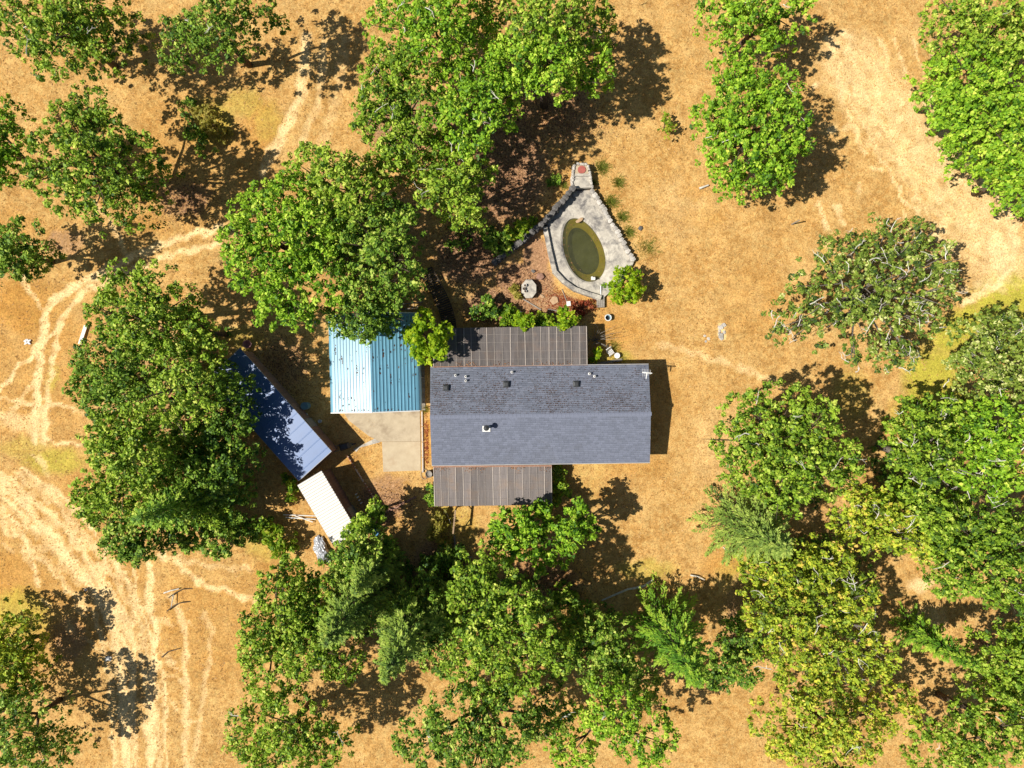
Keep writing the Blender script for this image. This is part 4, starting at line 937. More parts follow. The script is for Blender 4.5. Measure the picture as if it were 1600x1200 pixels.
for i, (a, b, lb) in enumerate([((443, 804), (497, 806), 'upper white pipe of three lying left of the white shed'), ((447, 808), (494, 811), 'middle white pipe of three lying left of the white shed'), ((462, 805), (490, 815), 'slanting white pipe of three lying left of the white shed')]):
    A, B = W(*a), W(*b); tag(MB().tube([Vector((0, 0, .06 + .07 * i)), (B - A) * .5 + Vector((0, 0, .05 + .07 * i)), B - A + Vector((0, 0, .05 + .07 * i))], .045, 8).build('pipe', M['white'], None, A), lb, 'pipe')
# white board by the oak on the left
bd = thing('white_board', 'long white board leaning at the edge of the left oaks', 'board', W(132, 523)); A, B = W(127.5, 538) - bd.location, W(137, 509) - bd.location
MB().bar(A + Vector((0, 0, .25)), B + Vector((0, 0, .25)), .28, .05).build('panel', M['white'], bd)
for t in (.15, .85): q = A.lerp(B, t); MB().box((q.x, q.y, .11), (.1, .1, .22)).build('leg', M['grey_wood'], bd)
def rag(px, py, s_, label, mat='white', name='white_sheet'):
    vs = []; fs = []; n = 7; g = np.random.default_rng(int(px))
    for j in range(n + 1):
        for i in range(n + 1):
            u, v = i / n - .5, j / n - .5; r = 1 + .25 * math.sin(5 * math.atan2(v, u) + px); vs.append((u * s_ * r, v * s_ * .8 * r, .05 + .10 * abs(math.sin(6 * u + px)) * abs(math.cos(5 * v)) + g.uniform(0, .02)))
    for j in range(n):
        for i in range(n): fs.append((j * (n + 1) + i, j * (n + 1) + i + 1, (j + 1) * (n + 1) + i + 1, (j + 1) * (n + 1) + i))
    return tag(MB().add(vs, fs).build(name, M[mat], None, W(px, py)), label, 'sheet')
rag(43.5, 534, .5, 'crumpled white plastic sheet on the orange grass at left'); rag(170, 1028, .45, 'crumpled white sheet beside the corner tree shadow'); rag(135, 921, .26, 'tiny white scrap lying among the wheel tracks')
# fence post with its shadow
fp = thing('field_post', 'lone grey post standing in the open field with a dark shadow', 'post', W(1237, 350.5)); MB().tube([(0, 0, 0), (.02, 0, .7), (.03, -.01, 1.45)], [.06, .055, .05], 7).build('shaft', M['grey_wood'], fp); MB().lathe([(.06, 1.44), (.03, 1.49), (.001, 1.49)], 7, (.03, -.01, 0)).build('cap', M['grey_wood'], fp)
# pale outcrop in the field
ot = thing('rock_outcrop', 'low whitish rock outcrop in the middle of the dry field', 'rocks', W(1129, 519))
for i in range(17):
    a = random.uniform(0, 6.28); r = random.uniform(0, 1) ** .6; s_ = random.uniform(.15, .5); stone(ot, Vector((.5 * r * math.cos(a), .75 * r * math.sin(a), .02)), (s_, s_ * .8, s_ * .35), 'stone')
for i in range(6):
    s_ = random.uniform(.14, .3); stone(ot, Vector((-1.2 + random.uniform(-.3, .4), -.5 + random.uniform(-.3, .3), .02)), (s_, s_, s_ * .5), 'stone')
# dry sticks on the rutted field
def stick(label, pts, r, mat='bark', z=.12):
    P = [W(*p) for p in pts]; o = P[0].copy(); q = [p - o + Vector((0, 0, z + .08 * math.sin(k * 1.3))) for k, p in enumerate(P)]
    return tag(MB().tube(q, [r * (1 - .5 * k / len(q)) for k in range(len(q))], 6).build('dead_branch', M[mat], None, o), label, 'branch')
stick('pale dead branch at the top of the stick pile on the rutted field', [(257, 926), (268, 922), (281, 919)], .07, 'pale_bark', .1)
stick('dark curved dead branch beside the pale one on the rutted field', [(265, 933), (276, 925), (286, 920), (301, 919)], .05)
stick('short upright white stick between two dark branches', [(273, 928), (270, 947)], .045, 'pale_bark', .2)
stick('dark dead branch at the bottom of the stick pile', [(262, 954), (275, 944), (284, 941), (297, 940)], .05)
stick('lone curved dark branch lying in the wheel track', [(254, 1026), (264, 1017), (283, 1012)], .05)
stick('bleached log lying in the shade of the lower trees', [(1019, 906), (1005, 915), (980, 920), (958, 930), (940, 938)], .11, 'pale_bark')
stick('pale broken branch at the field edge beside the yellow oak', [(1078, 898), (1090, 900), (1100, 905)], .07, 'pale_bark')
stick('bleached branch lying below the top right oak', [(1092, 295), (1098, 293), (1106, 290)], .10, 'pale_bark')
stick('thin pale branch on the ground near the fir edge', [(1129, 854), (1135, 860)], .05, 'pale_bark')
# white garden chair
gc = thing('garden_chair', 'white wire garden chair fallen by the house corner', 'chair', W(953, 551), R(35))
sm_ = MB()
for k in range(5): sm_.box((-.2 + k * .1, 0, .42), (.06, .44, .03))
sm_.build('seat', M['white'], gc)
bkm = MB()
for k in range(5): bkm.bar((-.2 + k * .1, .22, .44), (-.22 + k * .11, .40, .85), .05, .03)
bkm.bar((-.25, .41, .86), (.25, .41, .86), .06).build('backrest', M['white'], gc)
for x in (-.2, .2):
    for y in (-.2, .2): MB().bar((x, y, .42), (x * 1.2, y * 1.25, 0), .04).build('leg', M['white'], gc)
sc_ = thing('side_stool', 'small white round stool beside the garden chair', 'stool', W(963, 556)); MB().lathe([(.001, .40), (.24, .40), (.24, .44), (.001, .44)], 16).build('seat', M['white'], sc_)
for a in (0, 2.1, 4.2): MB().bar((.15 * math.cos(a), .15 * math.sin(a), .4), (.2 * math.cos(a), .2 * math.sin(a), 0), .035).build('leg', M['white'], sc_)
rp = thing('leaning_board', 'long grey board resting along the house eave by the chair', 'board', W(945, 566)); A, B = W(922, 570.5, .5) - rp.location, W(972, 562, .15) - rp.location
MB().bar(A, B, .22, .05).build('plank', M['grey_wood'], rp); MB().box((A.x * .6, A.y * .6, .18), (.1, .2, .36)).build('block', M['grey_wood'], rp); MB().box((B.x * .9, B.y * .9, .07), (.1, .2, .14)).build('block', M['grey_wood'], rp)
# stone line at the edge of the gravel yard
stone_run('broken line of small dark stones across the gravel yard', [(603, 800), (620, 792), (635, 783), (652, 776)], .14, .14, .2, .32, 'rust_stone', 'edging', 'stone_edging', False)

# ================================================================ TREES
GO = 'oaks round the yard'
tree('oak_tree', 'open oak with sparse crown in the top left corner', 'oak', 10.5, [(110, 190, 42), (160, 205, 40), (75, 245, 46), (130, 255, 55), (190, 245, 45), (228, 275, 34), (100, 300, 38), (150, 322, 34), (195, 315, 36), (55, 275, 28), (135, 160, 30)], dens=.72, seed=1, group=GO)
tree('oak_tree', 'half hidden oak on the left edge above the wheel tracks', 'dark', 8, [(20, 385, 45), (52, 395, 25), (0, 410, 32), (-25, 380, 40)], seed=2, group=GO)
tree('oak_tree', 'sliver of an oak cut off at the upper left edge', 'bright', 9, [(2, 210, 22), (6, 245, 16), (-30, 225, 42), (-20, 260, 30), (-15, 175, 30)], seed=3, group=GO)
tree('oak_tree', 'uppermost crown of the large oak cluster beside the white board', 'oak', 10.5, [(190, 450, 40), (232, 440, 32), (162, 488, 34), (215, 500, 46), (268, 475, 34), (180, 520, 34), (240, 520, 34)], dens=.85, seed=4, group=GO)
tree('oak_tree', 'leftmost rounded crown of the large oak cluster', 'dark', 10, [(145, 570, 42), (182, 590, 42), (132, 605, 30), (165, 625, 38), (205, 570, 30)], seed=5, group=GO)
tree('oak_tree', 'middle crown of the large oak cluster with gaps showing branches', 'oak', 11.5, [(250, 560, 42), (272, 615, 46), (225, 640, 42), (310, 555, 34), (300, 600, 34), (255, 670, 34)], dens=.60, seed=6, group=GO)
tree('oak_tree', 'oak of the large cluster overhanging the long shed roof', 'dark', 7.2, [(330, 640, 42), (362, 612, 30), (348, 682, 36), (370, 655, 24), (318, 690, 30), (335, 590, 28)], seed=7, group=GO, dens=.95)
tree('oak_tree', 'wide oak crown at the lower left of the large cluster', 'oak', 11, [(172, 700, 44), (155, 675, 32), (208, 722, 44), (145, 765, 36), (185, 770, 42), (135, 800, 26), (225, 680, 34)], seed=8, group=GO)
tree('oak_tree', 'oak at the lower right of the large cluster beside the bushes', 'dark', 8, [(270, 725, 42), (305, 750, 42), (340, 745, 36), (352, 785, 34), (290, 695, 32), (370, 720, 28)], seed=9, group=GO)
conifer('fir_tree', 'feathery fir inside the lower part of the large left cluster', 'fresh_fir', 13, (205, 815), 62, seed=1, group='firs')
tree('oak_tree', 'dark oak at the bottom tip of the large cluster', 'dark', 8.5, [(205, 835, 44), (182, 850, 28), (165, 810, 28), (255, 835, 32), (205, 868, 18)], seed=10, group=GO, dens=1.1)
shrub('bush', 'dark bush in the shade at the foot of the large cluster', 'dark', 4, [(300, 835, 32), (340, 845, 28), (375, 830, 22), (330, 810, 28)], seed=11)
tree('oak_tree', 'huge oak crown left of the blue garage', 'bright', 11, [(370, 368, 34), (402, 330, 46), (450, 310, 50), (432, 378, 52), (382, 412, 40), (440, 440, 48), (422, 482, 32), (495, 425, 46), (462, 490, 26), (482, 355, 46)], seed=12, group=GO, dens=.92)
tree('oak_tree', 'upper crown joined to the huge oak above the garage', 'oak', 11, [(480, 262, 40), (518, 260, 36), (542, 298, 46), (520, 340, 42), (572, 292, 36), (590, 260, 28)], seed=13, group=GO, dens=.9)
tree('oak_tree', 'darker oak crown right of the huge oak above the garage', 'dark', 11.5, [(572, 360, 46), (605, 398, 40), (632, 360, 32), (608, 330, 30), (560, 430, 40), (640, 425, 22), (618, 455, 28)], seed=14, group=GO, dens=.9)
tree('oak_tree', 'oak branch crown overhanging the top of the blue garage roof', 'dark', 8, [(560, 500, 32), (588, 480, 30), (532, 512, 18), (565, 520, 22), (598, 498, 24), (520, 480, 24)], seed=15, group=GO, trunk=(560, 470))
tree('oak_tree', 'oak at the top beside the pale track', 'oak', 11, [(600, 190, 40), (572, 182, 26), (630, 212, 36), (592, 150, 38), (650, 160, 36), (612, 240, 30), (600, 110, 45), (640, 105, 40)], seed=16, group=GO, dens=.82, bare=10)
tree('oak_tree', 'bright oak at the top middle beside the shadowed clearing', 'bright', 11, [(740, 172, 46), (700, 180, 36), (780, 162, 32), (690, 222, 30), (738, 215, 32), (760, 130, 40), (710, 120, 40)], seed=17, group=GO, dens=.85, bare=12)
tree('oak_tree', 'ragged oak crown above the shaded garden left of the pond', 'oak', 9.5, [(720, 262, 32), (750, 270, 24), (700, 290, 30), (735, 318, 28), (672, 310, 22), (712, 330, 26), (742, 338, 16), (665, 270, 26)], seed=18, group=GO, dens=.8, bare=10)
tree('oak_tree', 'oak at the top edge shading the clearing above the pond', 'bright', 11.5, [(815, 122, 24), (872, 124, 22), (925, 124, 18), (800, 90, 45), (865, 85, 46), (925, 95, 38)], seed=19, group=GO)
tree('oak_tree', 'rounded bright oak standing alone in the open field', 'bright', 10, [(1112, 180, 28), (1150, 180, 36), (1200, 180, 40), (1238, 190, 32), (1125, 228, 26), (1160, 240, 40), (1210, 240, 40), (1246, 225, 24), (1142, 280, 24), (1180, 278, 30), (1218, 268, 26), (1170, 140, 45), (1220, 140, 36), (1150, 110, 30)], seed=20, group=GO, dens=.95, bare=8)
tree('oak_tree', 'oak in the top right corner beside the worn field', 'bright', 10, [(1480, 160, 32), (1520, 170, 42), (1562, 190, 44), (1505, 200, 28), (1542, 232, 40), (1590, 165, 38), (1530, 110, 55), (1470, 120, 30), (1600, 110, 50)], seed=21, group=GO, dens=1.05)
tree('oak_tree', 'oak on the right edge below the top right corner tree', 'bright', 9, [(1580, 262, 34), (1556, 268, 24), (1602, 298, 28), (1625, 240, 46), (1630, 290, 40)], seed=22, group=GO, dens=1.05)
tree('lichen_oak', 'sparse oak with many pale bare twigs near the worn field', 'lichen', 8.5, [(1330, 398, 44), (1380, 372, 34), (1432, 372, 36), (1472, 402, 32), (1290, 432, 36), (1350, 448, 48), (1420, 440, 46), (1478, 448, 30), (1250, 480, 34), (1302, 508, 38), (1380, 505, 44), (1440, 500, 34), (1390, 552, 30), (1228, 520, 18), (1420, 555, 22), (1330, 560, 14)], dens=.56, seed=23, bark='pale_bark', bare=90, group='lichen covered oaks')
tree('lichen_oak', 'dark oak with pale twigs on the right edge by the yellow grass', 'lichen', 9.5, [(1540, 522, 32), (1580, 512, 32), (1522, 560, 26), (1560, 568, 40), (1592, 598, 36), (1532, 598, 26), (1625, 550, 48)], dens=.85, seed=24, bark='pale_bark', bare=22, group='lichen covered oaks')
tree('oak_tree', 'large oak right of the house across the dry grass', 'oak', 11, [(1172, 642, 32), (1230, 640, 44), (1278, 660, 40), (1150, 690, 36), (1210, 700, 48), (1268, 718, 44), (1318, 705, 32), (1338, 735, 22), (1182, 740, 40), (1240, 768, 38), (1300, 755, 26)], seed=25, group=GO, dens=.92, bare=14)
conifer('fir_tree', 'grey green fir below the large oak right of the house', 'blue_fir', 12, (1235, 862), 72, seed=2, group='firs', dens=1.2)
tree('lichen_oak', 'oak with pale twigs left of the right edge oaks', 'oak', 11, [(1440, 662, 36), (1480, 652, 32), (1420, 700, 32), (1468, 710, 42), (1432, 752, 32), (1490, 765, 42)], seed=26, bark='pale_bark', bare=34, dens=.9, group='lichen covered oaks')
tree('lichen_oak', 'large oak with pale twigs on the right edge halfway down', 'bright', 11.5, [(1522, 662, 38), (1570, 662, 44), (1550, 740, 46), (1600, 720, 46), (1530, 700, 34), (1640, 680, 46)], seed=27, bark='pale_bark', bare=30, dens=.9, group='lichen covered oaks')
tree('oak_tree', 'broad leafy oak at the right above the bare patch', 'oak', 11, [(1510, 832, 44), (1562, 820, 44), (1602, 850, 44), (1500, 895, 38), (1550, 900, 44), (1590, 930, 36), (1478, 918, 18), (1480, 860, 28), (1640, 880, 50)], seed=28, group=GO, bare=12)
tree('yellowing_oak', 'smaller yellowing oak with orange leaves beside the fir', 'yellow', 9, [(1340, 785, 30), (1380, 805, 34), (1412, 832, 34), (1440, 850, 28), (1358, 838, 34), (1458, 865, 20), (1320, 820, 22)], dens=.85, seed=29, bark='pale_bark', bare=26, group='yellowing oaks')
tree('yellowing_oak', 'large yellowing oak at the lower right with pale twigs', 'yellow', 10, [(1202, 902, 36), (1250, 900, 44), (1300, 890, 40), (1240, 960, 44), (1300, 950, 42), (1192, 958, 30), (1222, 1010, 40), (1280, 1010, 42), (1340, 1000, 40), (1350, 930, 30), (1380, 1032, 32), (1172, 888, 18), (1330, 1060, 40), (1260, 1070, 40)], dens=.95, seed=30, bark='pale_bark', bare=46, group='yellowing oaks')
tree('oak_tree', 'small green sapling crown between the two yellowing oaks', 'bright', 7, [(1385, 790, 16), (1370, 775, 14), (1395, 772, 14)], seed=31, group=GO)
conifer('fir_tree', 'bright green fir at the bottom right of the centre', 'fresh_fir', 14, (1098, 1072), 66, seed=3, group='firs', dens=1.2)
conifer('fir_tree', 'small fir at the bottom right by the bare patch', 'fresh_fir', 9, (1530, 1045), 34, seed=4, group='firs')
tree('oak_tree', 'oak at the bottom right corner', 'oak', 9, [(1572, 1022, 38), (1602, 1000, 28), (1600, 1060, 45), (1560, 1075, 35), (1640, 1030, 45)], seed=32, group=GO)
tree('oak_tree', 'big leafy oak at the bottom middle', 'oak', 11, [(742, 900, 36), (722, 932, 28), (772, 920, 40), (800, 960, 42), (742, 970, 42), (772, 1012, 46), (830, 940, 30), (840, 1000, 38), (722, 1030, 34), (810, 1050, 44), (868, 1030, 34), (892, 1002, 22), (760, 1070, 44)], seed=33, group=GO, dens=.9)
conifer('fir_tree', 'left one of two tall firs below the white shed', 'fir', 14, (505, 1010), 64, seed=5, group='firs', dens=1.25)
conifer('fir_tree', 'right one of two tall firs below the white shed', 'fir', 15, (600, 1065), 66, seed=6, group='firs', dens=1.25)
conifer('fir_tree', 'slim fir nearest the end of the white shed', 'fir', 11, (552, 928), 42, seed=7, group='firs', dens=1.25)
tree('oak_tree', 'oak left of the two tall firs at the bottom', 'oak', 9, [(430, 925, 36), (445, 978, 44), (402, 990, 36), (462, 1030, 36), (396, 1030, 26), (450, 895, 24), (420, 1070, 44)], seed=34, group=GO, dens=1.0)
tree('oak_tree', 'small oak between the silver tarpaulin and the firs', 'dark', 7, [(528, 885, 20), (546, 856, 22), (572, 855, 24), (545, 880, 26), (600, 860, 20)], seed=35, group=GO)
tree('small_tree', 'small round tree leaning over the end of the white shed', 'oak', 5, [(572, 815, 17), (590, 803, 13), (582, 792, 12), (546, 836, 14), (560, 828, 12)], seed=36, dens=1.4, leaf=.13, crad=(.18, .36))
conifer('fir_tree', 'dark fir in the shade right of the two tall firs', 'fir', 9, (680, 985), 40, seed=8, group='firs')
tree('leafy_tree', 'wider fresh green tree below the lower patio cover', 'bright', 6.5, [(800, 830, 30), (842, 820, 28), (826, 852, 26), (790, 862, 20), (780, 838, 18), (850, 796, 14), (822, 800, 14)], seed=37, dens=1.1, leaf=.125)
tree('leafy_tree', 'fresh green tree beside the wide shadow right of the lower patio', 'bright', 6.5, [(900, 812, 24), (922, 832, 18), (890, 840, 22), (905, 795, 14), (872, 872, 20), (850, 880, 16)], seed=38, dens=1.1, leaf=.125)
tree('maple_tree', 'yellow green maple between the garage and the dark patio cover', 'maple', 6, [(665, 525, 26), (648, 540, 18), (682, 540, 18), (662, 552, 14), (660, 495, 14), (690, 520, 14), (640, 520, 12)], seed=39, dens=1.05, leaf=.14, crad=(.18, .38))
tree('corner_tree', 'dull yellowish tree cut off at the lower left corner', 'yellow', 6, [(5, 1005, 36), (32, 1025, 24), (-10, 1040, 40), (25, 1060, 36), (-30, 1000, 40)], seed=40, dens=.9)
tree('field_maple', 'small bright round tree at the corner of the pond', 'maple', 3.2, [(978, 442, 20), (962, 450, 14), (994, 448, 15), (985, 462, 15), (972, 425, 12), (965, 466, 10), (998, 430, 9)], seed=41, dens=1.5, leaf=.10, crad=(.13, .28))
tree('oak_tree', 'shaded oak between the tall firs and the bottom middle oak', 'dark', 6.5, [(660, 950, 30), (690, 975, 30), (650, 1000, 32), (690, 1030, 32), (630, 960, 24), (665, 905, 20)], seed=42, group=GO)
tree('oak_tree', 'oak filling the gap left of the two tall firs', 'oak', 8.5, [(478, 920, 22), (500, 940, 28), (475, 960, 28), (520, 985, 30), (490, 1010, 34), (530, 1040, 34)], seed=43, group=GO)
tree('oak_tree', 'dark oak in the wood between bottom middle oak and bright fir', 'dark', 7, [(905, 960, 24), (930, 985, 26), (900, 1020, 30), (945, 1015, 26), (880, 985, 22), (935, 1055, 34), (985, 1040, 26), (1000, 1075, 34), (965, 985, 20)], seed=44, group=GO, dens=1.0)
tree('oak_tree', 'green oak between the yellowing oaks and the right edge', 'oak', 9.5, [(1470, 810, 30), (1440, 800, 26), (1480, 850, 28), (1455, 780, 28), (1500, 800, 26)], seed=45, group=GO)
tree('oak_tree', 'dark oak in the shade right of the bright fir', 'dark', 6, [(1150, 1010, 24), (1135, 1040, 26), (1165, 1050, 30), (1120, 1060, 24), (1175, 1010, 22), (1150, 975, 18)], seed=46, group=GO, dens=1.0)
tree('oak_tree', 'oak behind the fir at the lower left cluster edge', 'oak', 9, [(250, 800, 32), (290, 790, 30), (320, 800, 28), (230, 770, 26)], seed=47, group=GO)
tree('oak_tree', 'oak joining the large cluster beside the dappled track', 'oak', 8.5, [(300, 515, 26), (322, 535, 20), (290, 495, 22)], seed=48, group=GO, dens=.8)
# beyond the top and bottom of the photograph
for i, (lb, kd, H, lo) in enumerate([
    ('oak in the row beyond the top left', 'oak', 10, [(90, 60, 60), (150, 40, 55), (40, 30, 55), (110, 10, 50)]), ('oak beyond the top beside the pale track', 'dark', 10, [(330, 40, 50), (280, 60, 40), (370, 10, 50)]),
    ('oak beyond the top middle left', 'bright', 11, [(680, 40, 60), (620, 30, 50), (740, 60, 50), (700, 0, 50)]), ('oak beyond the top middle right', 'oak', 11, [(860, 20, 60), (920, 30, 45), (800, 10, 50)]),
    ('oak beyond the top right corner', 'oak', 11, [(1560, 40, 60), (1500, 30, 45), (1610, 60, 50)]), ('oak beyond the bottom left of centre', 'oak', 10, [(450, 1140, 50), (390, 1150, 45), (500, 1170, 45), (430, 1200, 50)]),
    ('oak beyond the bottom middle', 'dark', 11, [(720, 1140, 55), (790, 1150, 55), (660, 1170, 45), (850, 1120, 45), (740, 1200, 50)]), ('yellowing oak beyond the bottom right', 'yellow', 10, [(1290, 1140, 50), (1230, 1150, 45), (1350, 1150, 45), (1400, 1110, 40), (1300, 1200, 50)]),
    ('oak beyond the bottom right corner', 'oak', 10, [(1580, 1150, 60), (1520, 1160, 50), (1620, 1110, 50), (1480, 1190, 45)]), ('oak beyond the bottom right of centre', 'bright', 10, [(960, 1120, 45), (1010, 1160, 50), (900, 1170, 45)]),
    ('dark oak beyond the lower left corner', 'dark', 8, [(20, 1150, 55), (-20, 1110, 45), (70, 1180, 40)]), ('lone oak beyond the top of the open field', 'bright', 9.5, [(1180, 30, 50), (1230, 20, 45), (1140, 10, 40)])]):
    tree('oak_tree', lb, kd, H, lo, seed=60 + i, group='oaks beyond the yard', dens=.85, bare=6)

# shrubs, vines, saplings and tufts
shrub('vine', 'bright vine hanging over the left half of the dark patio edge', 'maple', 2.75, [(820, 508, 9), (812, 498, 10), (826, 500, 8), (828, 518, 5)], seed=70, cat='vine', dens=1.7, group='vines on the patio edge')
shrub('vine', 'bright vine hanging over the right half of the dark patio edge', 'maple', 2.75, [(885, 498, 11), (878, 506, 9), (895, 498, 9), (882, 488, 8), (868, 507, 6)], seed=71, cat='vine', dens=1.7, group='vines on the patio edge')
shrub('garden_shrub', 'small yellow green shrub between the two patio vines', 'shrub', 1.6, [(848, 500, 10), (858, 503, 9), (840, 505, 7)], seed=72, dens=2.6)
shrub('garden_shrub', 'yellow green shrub beside the white box at the patio', 'shrub', 1.5, [(792, 497, 10), (800, 502, 8), (786, 503, 7), (795, 484, 8)], seed=73, dens=2.2)
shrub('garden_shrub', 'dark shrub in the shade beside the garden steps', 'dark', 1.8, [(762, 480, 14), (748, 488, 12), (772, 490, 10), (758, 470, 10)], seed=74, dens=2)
shrub('garden_shrub', 'pale yellow shrub just left of the octagonal platform', 'weed', .8, [(808, 458, 7), (803, 450, 6)], seed=75, dens=2.2)
shrub('garden_shrub', 'lime green shrub behind the shaded pond wall', 'shrub', 1.8, [(805, 362, 14), (818, 352, 11), (792, 372, 11), (830, 345, 7)], seed=76, dens=2)
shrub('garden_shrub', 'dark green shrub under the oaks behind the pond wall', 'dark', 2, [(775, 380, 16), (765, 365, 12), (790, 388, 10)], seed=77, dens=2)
shrub('garden_shrub', 'rust red leafy shrub beside the grey wooden box', 'rust', .5, [(915, 478, 10), (900, 482, 9), (926, 474, 7), (905, 490, 8)], seed=78, dens=.9, leaf=.075)
shrub('garden_shrub', 'small green shrub in the dark gap by the house corner', 'maple', 1.4, [(934, 549, 5), (928, 562, 4), (932, 556, 4)], seed=79, dens=4)
shrub('garden_shrub', 'dark shrub filling the corner right of the lower patio', 'oak', 1.6, [(872, 740, 11), (874, 760, 11), (870, 780, 9), (884, 770, 7)], seed=80, dens=2)
shrub('garden_shrub', 'green shrub against the left end of the lower patio', 'oak', 1.4, [(674, 765, 7), (672, 778, 7), (678, 785, 6)], seed=81, dens=2.6)
shrub('bush', 'light yellow green bush standing left of the silver tarpaulin', 'shrub', 2.2, [(432, 845, 18), (440, 862, 14), (425, 830, 14), (452, 850, 12), (415, 845, 10)], seed=82, dens=1.2)
shrub('bush', 'green bush at the foot of the oak cluster near the white pipes', 'oak', 2.2, [(405, 822, 12), (400, 838, 10), (415, 815, 8)], seed=83)
shrub('bush', 'bush squeezed between the long shed and the white shed', 'shrub', 1.8, [(455, 762, 10), (448, 752, 9), (452, 775, 8)], seed=84)
shrub('bush', 'yellowish bush in dappled shade left of the timber arbor', 'weed', 1.2, [(686, 815, 12), (682, 835, 12), (692, 850, 10), (690, 802, 8)], seed=85, dens=1.6)
shrub('bush', 'dark leafy bush left of the lower patio frame', 'dark', 1.8, [(695, 870, 16), (712, 885, 14), (680, 885, 14), (720, 860, 10)], seed=86)
shrub('bush', 'shadowy yellow green bush in the upper left clearing', 'weed', 1.6, [(318, 178, 16), (330, 195, 14), (345, 205, 12)], seed=87, dens=1.4)
shrub('bush', 'dark bush under the tree shadows in the upper left clearing', 'dark', 1.8, [(290, 165, 14), (300, 205, 14), (315, 225, 14)], seed=88, dens=1.2)
shrub('bush', 'ground bush in the shadowed wood at the bottom middle', 'oak', 1.4, [(880, 925, 14), (895, 940, 12), (870, 945, 12)], seed=89)
shrub('bush', 'leafy bush between the bottom oak and the bright fir', 'bright', 3, [(960, 1020, 20), (975, 1040, 18), (940, 1040, 18)], seed=90)
shrub('bush', 'small dark green bush in the dappled clearing above the pond', 'dark', .9, [(862, 284, 8), (868, 278, 6)], seed=91, dens=2)
shrub('sapling', 'thin yellow green sapling in the open field near the top', 'shrub', 1.9, [(1038, 192, 8), (1042, 205, 7), (1040, 180, 6), (1048, 198, 6)], seed=92, dens=1.6, leaf=.10, per=14)
# bare shrub at the patio corner
bs = thing('bare_shrub', 'leafless grey shrub reaching over the corner of the dark patio', 'shrub', W(929, 532)); mm = MB(); g = random.Random(9)
for k in range(22):
    a = g.uniform(0, 6.28); d = Vector((math.cos(a), math.sin(a), g.uniform(.8, 2.2))).normalized(); p = Vector((0, 0, 0)); pts = [p]; L = g.uniform(1.4, 2.7)
    for s_ in range(5): d = (d + Vector((g.gauss(0, .22), g.gauss(0, .22), g.gauss(0, .12)))).normalized(); p = p + d * L / 5; pts.append(p)
    mm.tube(pts, [.028, .024, .019, .014, .009, .004], 4, False)
mm.build('stems', M['grey_wood'], bs)
def tuft(px, py, r, label, kind='tuft', n=260, h=.4, name='grass_tuft', seed=0, group='green grass tufts along the pond wall'):
    g = np.random.default_rng(seed + 300); o = thing(name, label, 'grass', W(px, py), 0, group); rm = r * S
    a = g.uniform(0, 6.28, n); rr = np.abs(g.normal(0, .45, n)) * rm; base = np.column_stack([rr * np.cos(a), rr * np.sin(a), np.zeros(n)])
    b2 = a + g.normal(0, .7, n); tl = g.uniform(.3, 1.2, n); ln = g.uniform(.5, 1.1, n) * h
    d = np.column_stack([np.cos(b2) * np.sin(tl), np.sin(b2) * np.sin(tl), np.cos(tl)]) * ln[:, None]; w = np.column_stack([-np.sin(b2), np.cos(b2), 0 * b2]) * .018
    V = np.stack([base - w, base + w, base + d], 1).reshape(-1, 3); t = np.clip(g.normal(.5, .25, n), 0, 1)
    tag(link('blades', np_mesh('blades', V, np.arange(3 * n).reshape(-1, 3), {'tint': t}), LEAF[kind], o), kind='stuff')
for i, (px, py, r, lb) in enumerate([(940, 263, 12, 'uppermost green grass tuft beside the red step'), (966, 286, 10, 'second green grass tuft below the red step'), (954, 316, 12, 'third green grass tuft along the pale pond wall'), (972, 340, 11, 'fourth green grass tuft along the pale pond wall'),
                                     (982, 364, 10, 'fifth green grass tuft with a rock beside it'), (1010, 389, 16, 'largest and lowest green grass tuft by the pond'), (881, 291, 6, 'small grass tuft left of the waterfall steps'), (927, 286, 5, 'tiny grass tuft against the right parapet of the steps')]):
    tuft(px, py, r * 1.25, lb, seed=i, n=int(3.6 * r * r) + 60, h=.34)
for i, (px, py, lb) in enumerate([(958, 542, 'yellow green weeds above the garden chair'), (968, 560, 'yellow green weeds right of the garden chair'), (1295, 372, 'dull green weeds below the lone field post'), (700, 815, 'straw weeds beside the thin white pole'), (665, 640, 'weeds in the gap beside the garage corner')]):
    tuft(px, py, 14 if i != 4 else 6, lb, 'weed', 240, .35, 'weeds', 20 + i, 'patches of weeds')
# low brush growing under the closed crowns
def undergrowth(areas, n):
    g = np.random.default_rng(88); C = []; tot = sum(a[2] * a[3] for a in areas)
    for px, py, rx, ry in areas:
        k = int(n * rx * ry / tot); x = px + g.uniform(-1, 1, k) * rx; y = py + g.uniform(-1, 1, k) * ry; ok = np.hypot((x - px) / rx, (y - py) / ry) < 1 + .15 * wav(x, y, 30, 91)
        ok &= wav(x, y, 26, 92) + g.normal(0, .4, k) > -.5
        for poly in NO_GRASS: ok &= ~in_poly(x, y, poly)
        C.append(np.column_stack([(x[ok] - 800) * S, (600 - y[ok]) * S]))
    C = np.concatenate(C); z = ground_z(C[:, 0], C[:, 1]) + g.uniform(.1, .75, len(C)); P = np.column_stack([C, z])
    c, t, b_, tint = clumps_to_leaves(P, g.uniform(.22, .5, len(P)), 16, .12, rnd=g); V, Fq = quads(c, t, b_); return np_mesh('undergrowth', V, Fq, {'tint': tint})
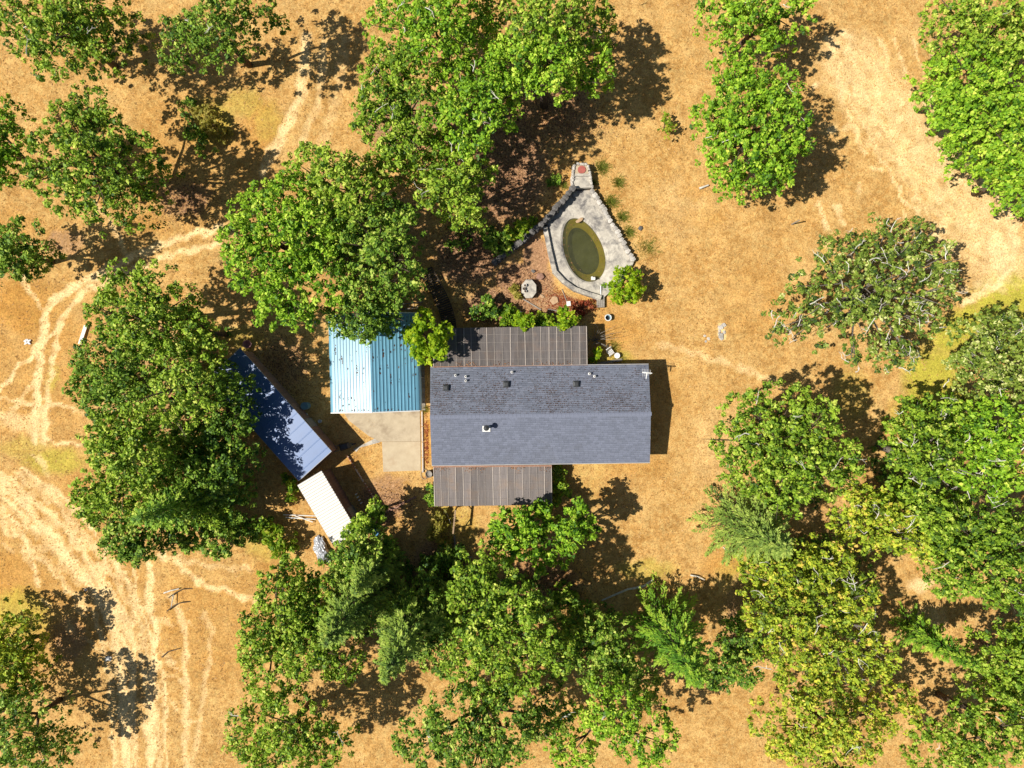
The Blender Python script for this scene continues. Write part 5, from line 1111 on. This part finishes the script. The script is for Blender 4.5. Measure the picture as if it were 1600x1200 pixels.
tag(link('undergrowth', undergrowth([(270, 640, 95, 170), (560, 385, 70, 70), (500, 370, 60, 60), (580, 920, 95, 75), (760, 950, 90, 70), (470, 960, 40, 60), (900, 970, 60, 40), (1420, 720, 60, 90), (1270, 900, 90, 70), (1450, 830, 60, 40), (660, 240, 60, 60), (1230, 740, 60, 60), (690, 930, 40, 60), (720, 370, 30, 25)], 4200), LEAF['dark']), 'low dark green brush under the closed tree crowns', 'undergrowth', kind='stuff')
# fallen leaves under the oaks and in the garden
def fallen(n, areas, kind, tint):
    g = np.random.default_rng(77); C = []
    for px, py, rx, ry in areas:
        k = int(n * rx * ry / sum(a[2] * a[3] for a in areas)); x = px + g.normal(0, .5, k) * rx; y = py + g.normal(0, .5, k) * ry
        ok = np.ones(k, bool)
        for poly in NO_GRASS: ok &= ~in_poly(x, y, poly)
        C.append(np.column_stack([(x[ok] - 800) * S, (600 - y[ok]) * S]))
    C = np.concatenate(C); z = ground_z(C[:, 0], C[:, 1]) + .03; k = len(C); s_ = g.uniform(.03, .075, (k, 1)); nr = unit(np.array([0, 0, 1]) + g.normal(0, .4, (k, 3)))
    t = unit(np.cross(nr, g.normal(size=(k, 3)))); V, Fq = quads(np.column_stack([C, z]), t * s_, np.cross(nr, t) * s_ * .6)
    return np_mesh('fallen_leaves', V, Fq, {'tint': np.clip(g.normal(tint, .28, k), 0, 1)}), kind
for lb, args in [('brown fallen leaves under the oaks and in the garden', (26000, [(790, 260, 90, 120), (730, 400, 70, 60), (820, 440, 50, 40), (440, 570, 60, 60), (600, 790, 60, 30), (850, 910, 90, 60), (770, 480, 60, 30), (290, 310, 60, 40), (870, 180, 90, 60), (690, 880, 60, 50)], 'litter', .55)),
                 ('rust red fallen leaves around the white garden box', (2600, [(905, 478, 26, 18), (875, 470, 26, 22), (667, 690, 5, 48), (830, 492, 30, 8)], 'rust', .6))]:
    me, kd = fallen(*args); tag(link('fallen_leaves', me, LEAF[kd]), lb, 'leaves', kind='stuff')
